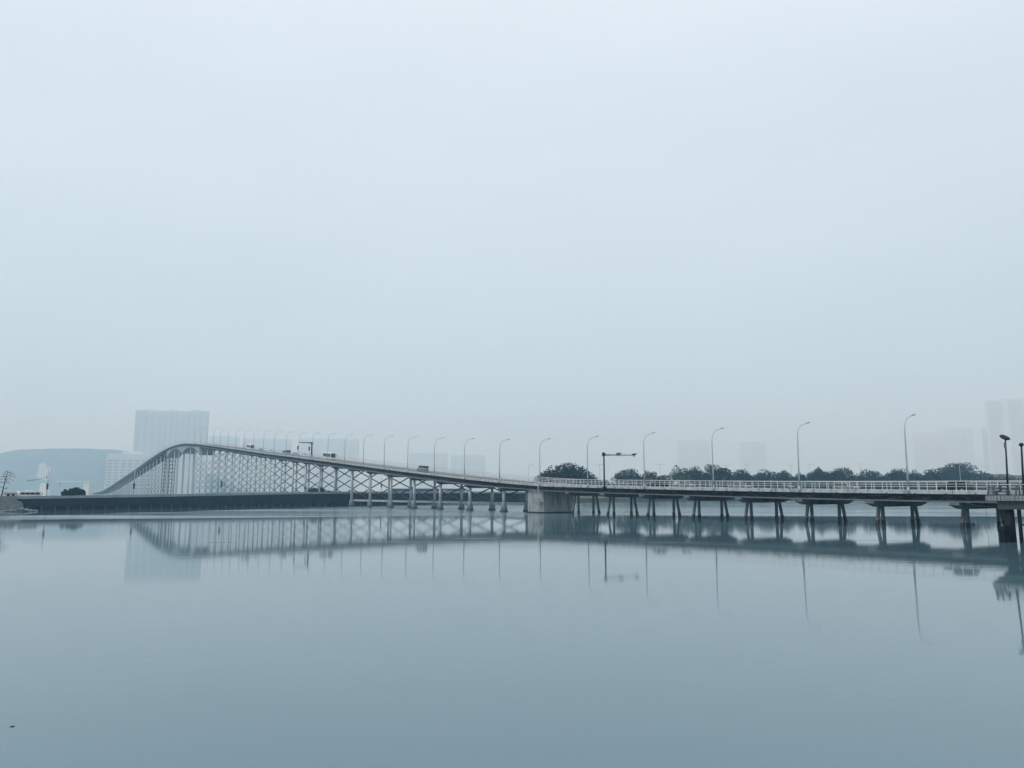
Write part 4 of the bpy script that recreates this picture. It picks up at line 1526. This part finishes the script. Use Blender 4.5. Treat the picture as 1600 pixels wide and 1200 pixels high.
# low stub piles standing in the water in front
for e_, d_, zt, lab in ((1.35, -0.6, 1.72, 'short dark square timber pile in the water before the terrace'), (1.75, 0.1, 1.95, 'slightly taller dark timber pile touching the short one')):
    p = terrace_pt(e_, d_, 0)
    t2 = thing('mooring_pile', lab, 'pile', tuple(p), (0, 0, trot))
    mb = MB()
    mb.bevel_box(-0.26, 0.26, -0.26, 0.26, -1.5, zt, 0.05)
    mb.build('timber', M['pile'], t2)
    mb = MB()
    mb.bevel_box(-0.3, 0.3, -0.3, 0.3, zt - 0.35, zt + 0.02, 0.04)
    mb.build('collar', M['darkpaint'], t2)

# terrace lamps
p = terrace_pt(2.1, 0.9, FL)
t2 = thing('terrace_lamp', 'dark lamp post topped by a wide flat oval disc on the terrace', 'street lamp', tuple(p), (0, math.radians(2.2), 0))
zt = spot(1574, 678, p.y).z - FL
mb = MB()
mb.tube([(0, 0, 0), (0, 0, 2.0), (0, 0, zt - 0.6)], [0.11, 0.1, 0.075], 10)
mb.tube([(0, 0, 0), (0, 0, 0.6)], 0.15, 10)
mb.build('shaft', M['darkpaint'], t2)
mb = MB()
mb.bevel_box(-0.17, 0.02, -0.08, 0.08, zt - 1.55, zt - 0.95, 0.02)
mb.build('control_box', M['lamphead'], t2)
rsx = [(0.05, -0.16), (0.42, -0.13), (0.56, -0.02), (0.5, 0.07), (0.2, 0.13), (0.02, 0.14)]
mb = MB()
mb.rings([[(r_ * math.cos(a_), r_ * math.sin(a_), z) for a_ in [2 * math.pi * k / 24 for k in range(24)]] for r_, z in rsx], smooth=True)
dsk = mb.build('disc_shade', M['darkpaint'], t2)
dsk.location = (-0.05, 0, zt - 0.38)
dsk.rotation_euler = (math.radians(34), math.radians(8), 0)
p = terrace_pt(3.45, 2.6, FL)
t2 = thing('terrace_lamp', 'dark lamp post topped by a small round globe at the terrace table', 'street lamp', tuple(p), (0, math.radians(2.2), 0))
zt = spot(1598, 692, p.y).z - FL
mb = MB()
mb.tube([(0, 0, 0), (0, 0, zt - 0.35)], [0.13, 0.09], 10)
mb.build('shaft', M['darkpaint'], t2)
mb = MB()
mb.rings([[(0.25 * math.sin(b_) * math.cos(a_), 0.25 * math.sin(b_) * math.sin(a_), zt - 0.2 - 0.22 * math.cos(b_)) for a_ in [2 * math.pi * k / 16 for k in range(16)]] for b_ in [math.pi * (j + 0.3) / 8.6 for j in range(9)]], smooth=True)
mb.build('globe', M['darkpaint'], t2)

# bench, table and the seated person
p = terrace_pt(1.5, 1.55, FL)
t2 = thing('bench', 'dark terrace bench under the seated person', 'bench', tuple(p), (0, 0, trot))
mb = MB()
mb.box(-0.8, 0.8, -0.2, 0.2, 0.4, 0.46)
mb.build('seat', M['darkpaint'], t2)
for x in (-0.65, 0.65):
    mb = MB()
    mb.box(x - 0.05, x + 0.05, -0.18, 0.18, 0, 0.4)
    mb.build('leg', M['darkpaint'], t2)
p = terrace_pt(4.05, 1.3, FL)
t2 = thing('terrace_table', 'dark flat topped table standing behind the terrace railing', 'table', tuple(p), (0, 0, trot))
mb = MB()
mb.rings([[(-1.15, -0.5, 1.17), (1.3, -0.5, 1.17), (1.3, 0.5, 1.17), (-1.15, 0.5, 1.17)], [(-1.0, -0.45, 1.28), (1.3, -0.45, 1.42), (1.3, 0.45, 1.42), (-1.0, 0.45, 1.28)]])
mb.build('table_top', M['darkpaint'], t2)
for x in (-0.9, 0.9):
    for y in (-0.35, 0.35):
        mb = MB()
        mb.bar((x, y, 0), (x, y, 1.2), 0.07)
        mb.build('leg', M['darkpaint'], t2)


def person(label, loc, rz):
    """seated figure grown from a skeleton; local +y is forward"""
    J = {
        'pelvis': ((0, 0, 0.53), 0.15), 'waist': ((0, 0.02, 0.7), 0.13), 'chest': ((0, 0.06, 0.92), 0.15), 'neckb': ((0, 0.08, 1.07), 0.075), 'neck': ((0, 0.10, 1.13), 0.055),
        'head': ((0, 0.13, 1.22), 0.085), 'crown': ((0, 0.12, 1.31), 0.08),
        'shl': ((-0.17, 0.07, 1.03), 0.07), 'ell': ((-0.27, 0.2, 0.8), 0.05), 'wrl': ((-0.16, 0.42, 0.74), 0.036), 'hal': ((-0.12, 0.5, 0.75), 0.035),
        'shr': ((0.17, 0.07, 1.03), 0.07), 'elr': ((0.27, 0.2, 0.8), 0.05), 'wrr': ((0.16, 0.42, 0.74), 0.036), 'har': ((0.12, 0.5, 0.75), 0.035),
        'hipl': ((-0.1, 0.03, 0.52), 0.1), 'knl': ((-0.14, 0.44, 0.52), 0.07), 'anl': ((-0.14, 0.4, 0.1), 0.045), 'tol': ((-0.15, 0.58, 0.045), 0.04),
        'hipr': ((0.1, 0.03, 0.52), 0.1), 'knr': ((0.14, 0.44, 0.52), 0.07), 'anr': ((0.14, 0.4, 0.1), 0.045), 'tor': ((0.15, 0.58, 0.045), 0.04),
    }
    E_ = [('pelvis', 'waist'), ('waist', 'chest'), ('chest', 'neckb'), ('neckb', 'neck'), ('neck', 'head'), ('head', 'crown'), ('chest', 'shl'), ('shl', 'ell'), ('ell', 'wrl'), ('wrl', 'hal'), ('chest', 'shr'), ('shr', 'elr'), ('elr', 'wrr'), ('wrr', 'har'),
          ('pelvis', 'hipl'), ('hipl', 'knl'), ('knl', 'anl'), ('anl', 'tol'), ('pelvis', 'hipr'), ('hipr', 'knr'), ('knr', 'anr'), ('anr', 'tor')]
    names = list(J)
    verts = [J[k][0] for k in names]
    radii = [J[k][1] for k in names]
    edges = [(names.index(a_), names.index(b_)) for a_, b_ in E_]
    for sx, hn in ((-1, 'hal'), (1, 'har')):           # four fingers and a thumb each
        hb = Vector(J[hn][0])
        for i, ln in enumerate((0.055, 0.065, 0.06, 0.045)):
            a0 = hb + Vector((-sx * (0.03 - 0.02 * i), 0.035, 0.0))
            for q_, dvv in enumerate((Vector((0, ln * 0.6, -0.01)), Vector((0, ln * 0.4, -0.035)))):
                verts.append(tuple(a0 + dvv if q_ == 0 else a0 + Vector((0, ln, -0.04))))
                radii.append(0.009)
                edges.append((names.index(hn) if q_ == 0 else len(verts) - 2, len(verts) - 1))
        verts.append(tuple(hb + Vector((-sx * 0.055, 0.02, -0.01))))
        radii.append(0.011)
        edges.append((names.index(hn), len(verts) - 1))
    me = bpy.data.meshes.new('person')
    me.from_pydata(verts, edges, [])
    o = bpy.data.objects.new('person', me)
    o.location = loc
    o.rotation_euler = (0, 0, rz)
    link(o, None, label, 'person')
    sk = o.modifiers.new('skin', 'SKIN')
    for i, sv in enumerate(me.skin_vertices[0].data):
        sv.radius = (radii[i], radii[i])
        sv.use_root = i == 0
    su = o.modifiers.new('subdivision', 'SUBSURF')
    su.levels = su.render_levels = 1
    bpy.context.view_layer.update()
    dg = bpy.context.evaluated_depsgraph_get()
    fin = bpy.data.meshes.new_from_object(o.evaluated_get(dg))
    o.modifiers.clear()
    o.data = fin
    fin.materials.clear()
    for m_ in ('jacket', 'skin'):
        fin.materials.append(M[m_])
    for pl in fin.polygons:
        c = pl.center
        pl.material_index = 1 if (c.z > 1.12 or (c.y > 0.44 and c.z > 0.6)) else 0
        pl.use_smooth = True
    mb = MB()
    hc = Vector((0, 0.115, 1.265))
    mb.rings([[(hc.x + 0.1 * math.sin(b_) * math.cos(a_), hc.y + 0.112 * math.sin(b_) * math.sin(a_) - (0.02 if math.sin(a_) > 0 else 0), hc.z + 0.105 * math.cos(b_)) for a_ in [2 * math.pi * k / 12 for k in range(12)]] for b_ in [0.15, 0.5, 0.9, 1.3, 1.75]], smooth=True)
    mb.build('hair', M['hair'], o)
    mb = MB()
    mb.rings([[(-0.012, 0.205, 1.2), (0.012, 0.205, 1.2), (0.008, 0.205, 1.25), (-0.008, 0.205, 1.25)], [(-0.01, 0.235, 1.2), (0.01, 0.235, 1.2), (0.004, 0.212, 1.245), (-0.004, 0.212, 1.245)]])
    for sx in (-1, 1):
        mb.box(sx * 0.088 - 0.012, sx * 0.088 + 0.012, 0.1, 0.14, 1.19, 1.25)
    mb.build('face', M['skin'], o)
    return o


p = terrace_pt(1.42, 1.55, FL)
person('person in dark jacket sitting behind the terrace railing', tuple(p), math.radians(80))

# ------------------------------------------------------------------ small things on the water and in the sky
p = on_water(1521, 819.5)
t = thing('buoy', 'small dark float on the water beside the nearest bridge pier', 'buoy', (p.x, p.y, 0))
mb = MB()
mb.rings([[(0.3 * r_ * math.cos(a_), 0.24 * r_ * math.sin(a_), z) for a_ in [2 * math.pi * k / 12 for k in range(12)]] for r_, z in ((0.6, -0.1), (1, 0.02), (0.95, 0.12), (0.5, 0.2))], smooth=True)
mb.build('float', M['darkpaint'], t)
mb = MB()
mb.tube([(0, 0, 0.18), (0.02, 0, 0.3)], 0.03, 6)
mb.build('ring', M['darkpaint'], t)
p = on_water(19.5, 1135.5)
t = thing('floating_twig', 'tiny dark forked twig floating alone on the open water', 'twig', (p.x, p.y, 0.0), (0, 0, 0.15))
mb = MB()
mb.tube([(-0.04, 0, 0.004), (0.0, 0.004, 0.012), (0.045, 0, 0.006)], [0.008, 0.012, 0.007], 6)
mb.build('stem', M['twig'], t)
mb = MB()
mb.tube([(-0.035, 0, 0.005), (-0.05, 0.006, 0.03)], [0.006, 0.003], 5)
mb.tube([(-0.035, 0, 0.005), (-0.05, -0.03, 0.005)], [0.006, 0.003], 5)
mb.build('fork', M['twig'], t)


def bird(px, py, Y, rz, label, span=0.9):
    p = spot(px, py, Y)
    k = span
    mb = MB()
    mb.tube([(0, -0.3 * k, 0), (0, -0.16 * k, 0), (0, 0.05 * k, 0.0), (0, 0.2 * k, 0.02 * k), (0, 0.3 * k, 0.02 * k)], [0.015 * k, 0.05 * k, 0.075 * k, 0.05 * k, 0.012 * k], 8)
    for sx in (-1, 1):
        mb.rings([[(sx * x, y0, z), (sx * x, y1, z), (sx * x, y1, z + 0.012 * k), (sx * x, y0, z + 0.012 * k)] for x, y0, y1, z in ((0.02 * k, -0.1 * k, 0.12 * k, 0.03 * k), (0.25 * k, -0.08 * k, 0.14 * k, 0.12 * k), (0.5 * k, -0.1 * k, -0.02 * k, 0.07 * k))])
    o = mb.build('bird', M['bird'], None, label=label, category='bird')
    o.location = p
    o.rotation_euler = (0, 0, rz)
    return o


bird(235.5, 205, 330, 1.2, 'lone dark bird high in the pale open sky')
bird(297, 680, 420, 0.4, 'small bird gliding above the bridge crest', 1.1)

# ------------------------------------------------------------------ haze
m = bpy.data.materials.new('morning_haze')
m.use_nodes = True
nn = m.node_tree.nodes
nn.clear()
vol = nn.new('ShaderNodeVolumePrincipled')
vol.inputs['Color'].default_value = HAZE_COLOR
vol.inputs['Density'].default_value = HAZE_DENSITY
vol.inputs['Absorption Color'].default_value = (1, 1, 1, 1)
vol.inputs['Anisotropy'].default_value = 0.55
mo = nn.new('ShaderNodeOutputMaterial')
m.node_tree.links.new(vol.outputs[0], mo.inputs['Volume'])
mb = MB()
mb.box(-5700, 5700, -450, 6100, -2.6, 375)
hz = mb.build('haze', m, kind='stuff', label='even pale morning haze lying over the water', category='haze')
hz.display_type = 'WIRE'
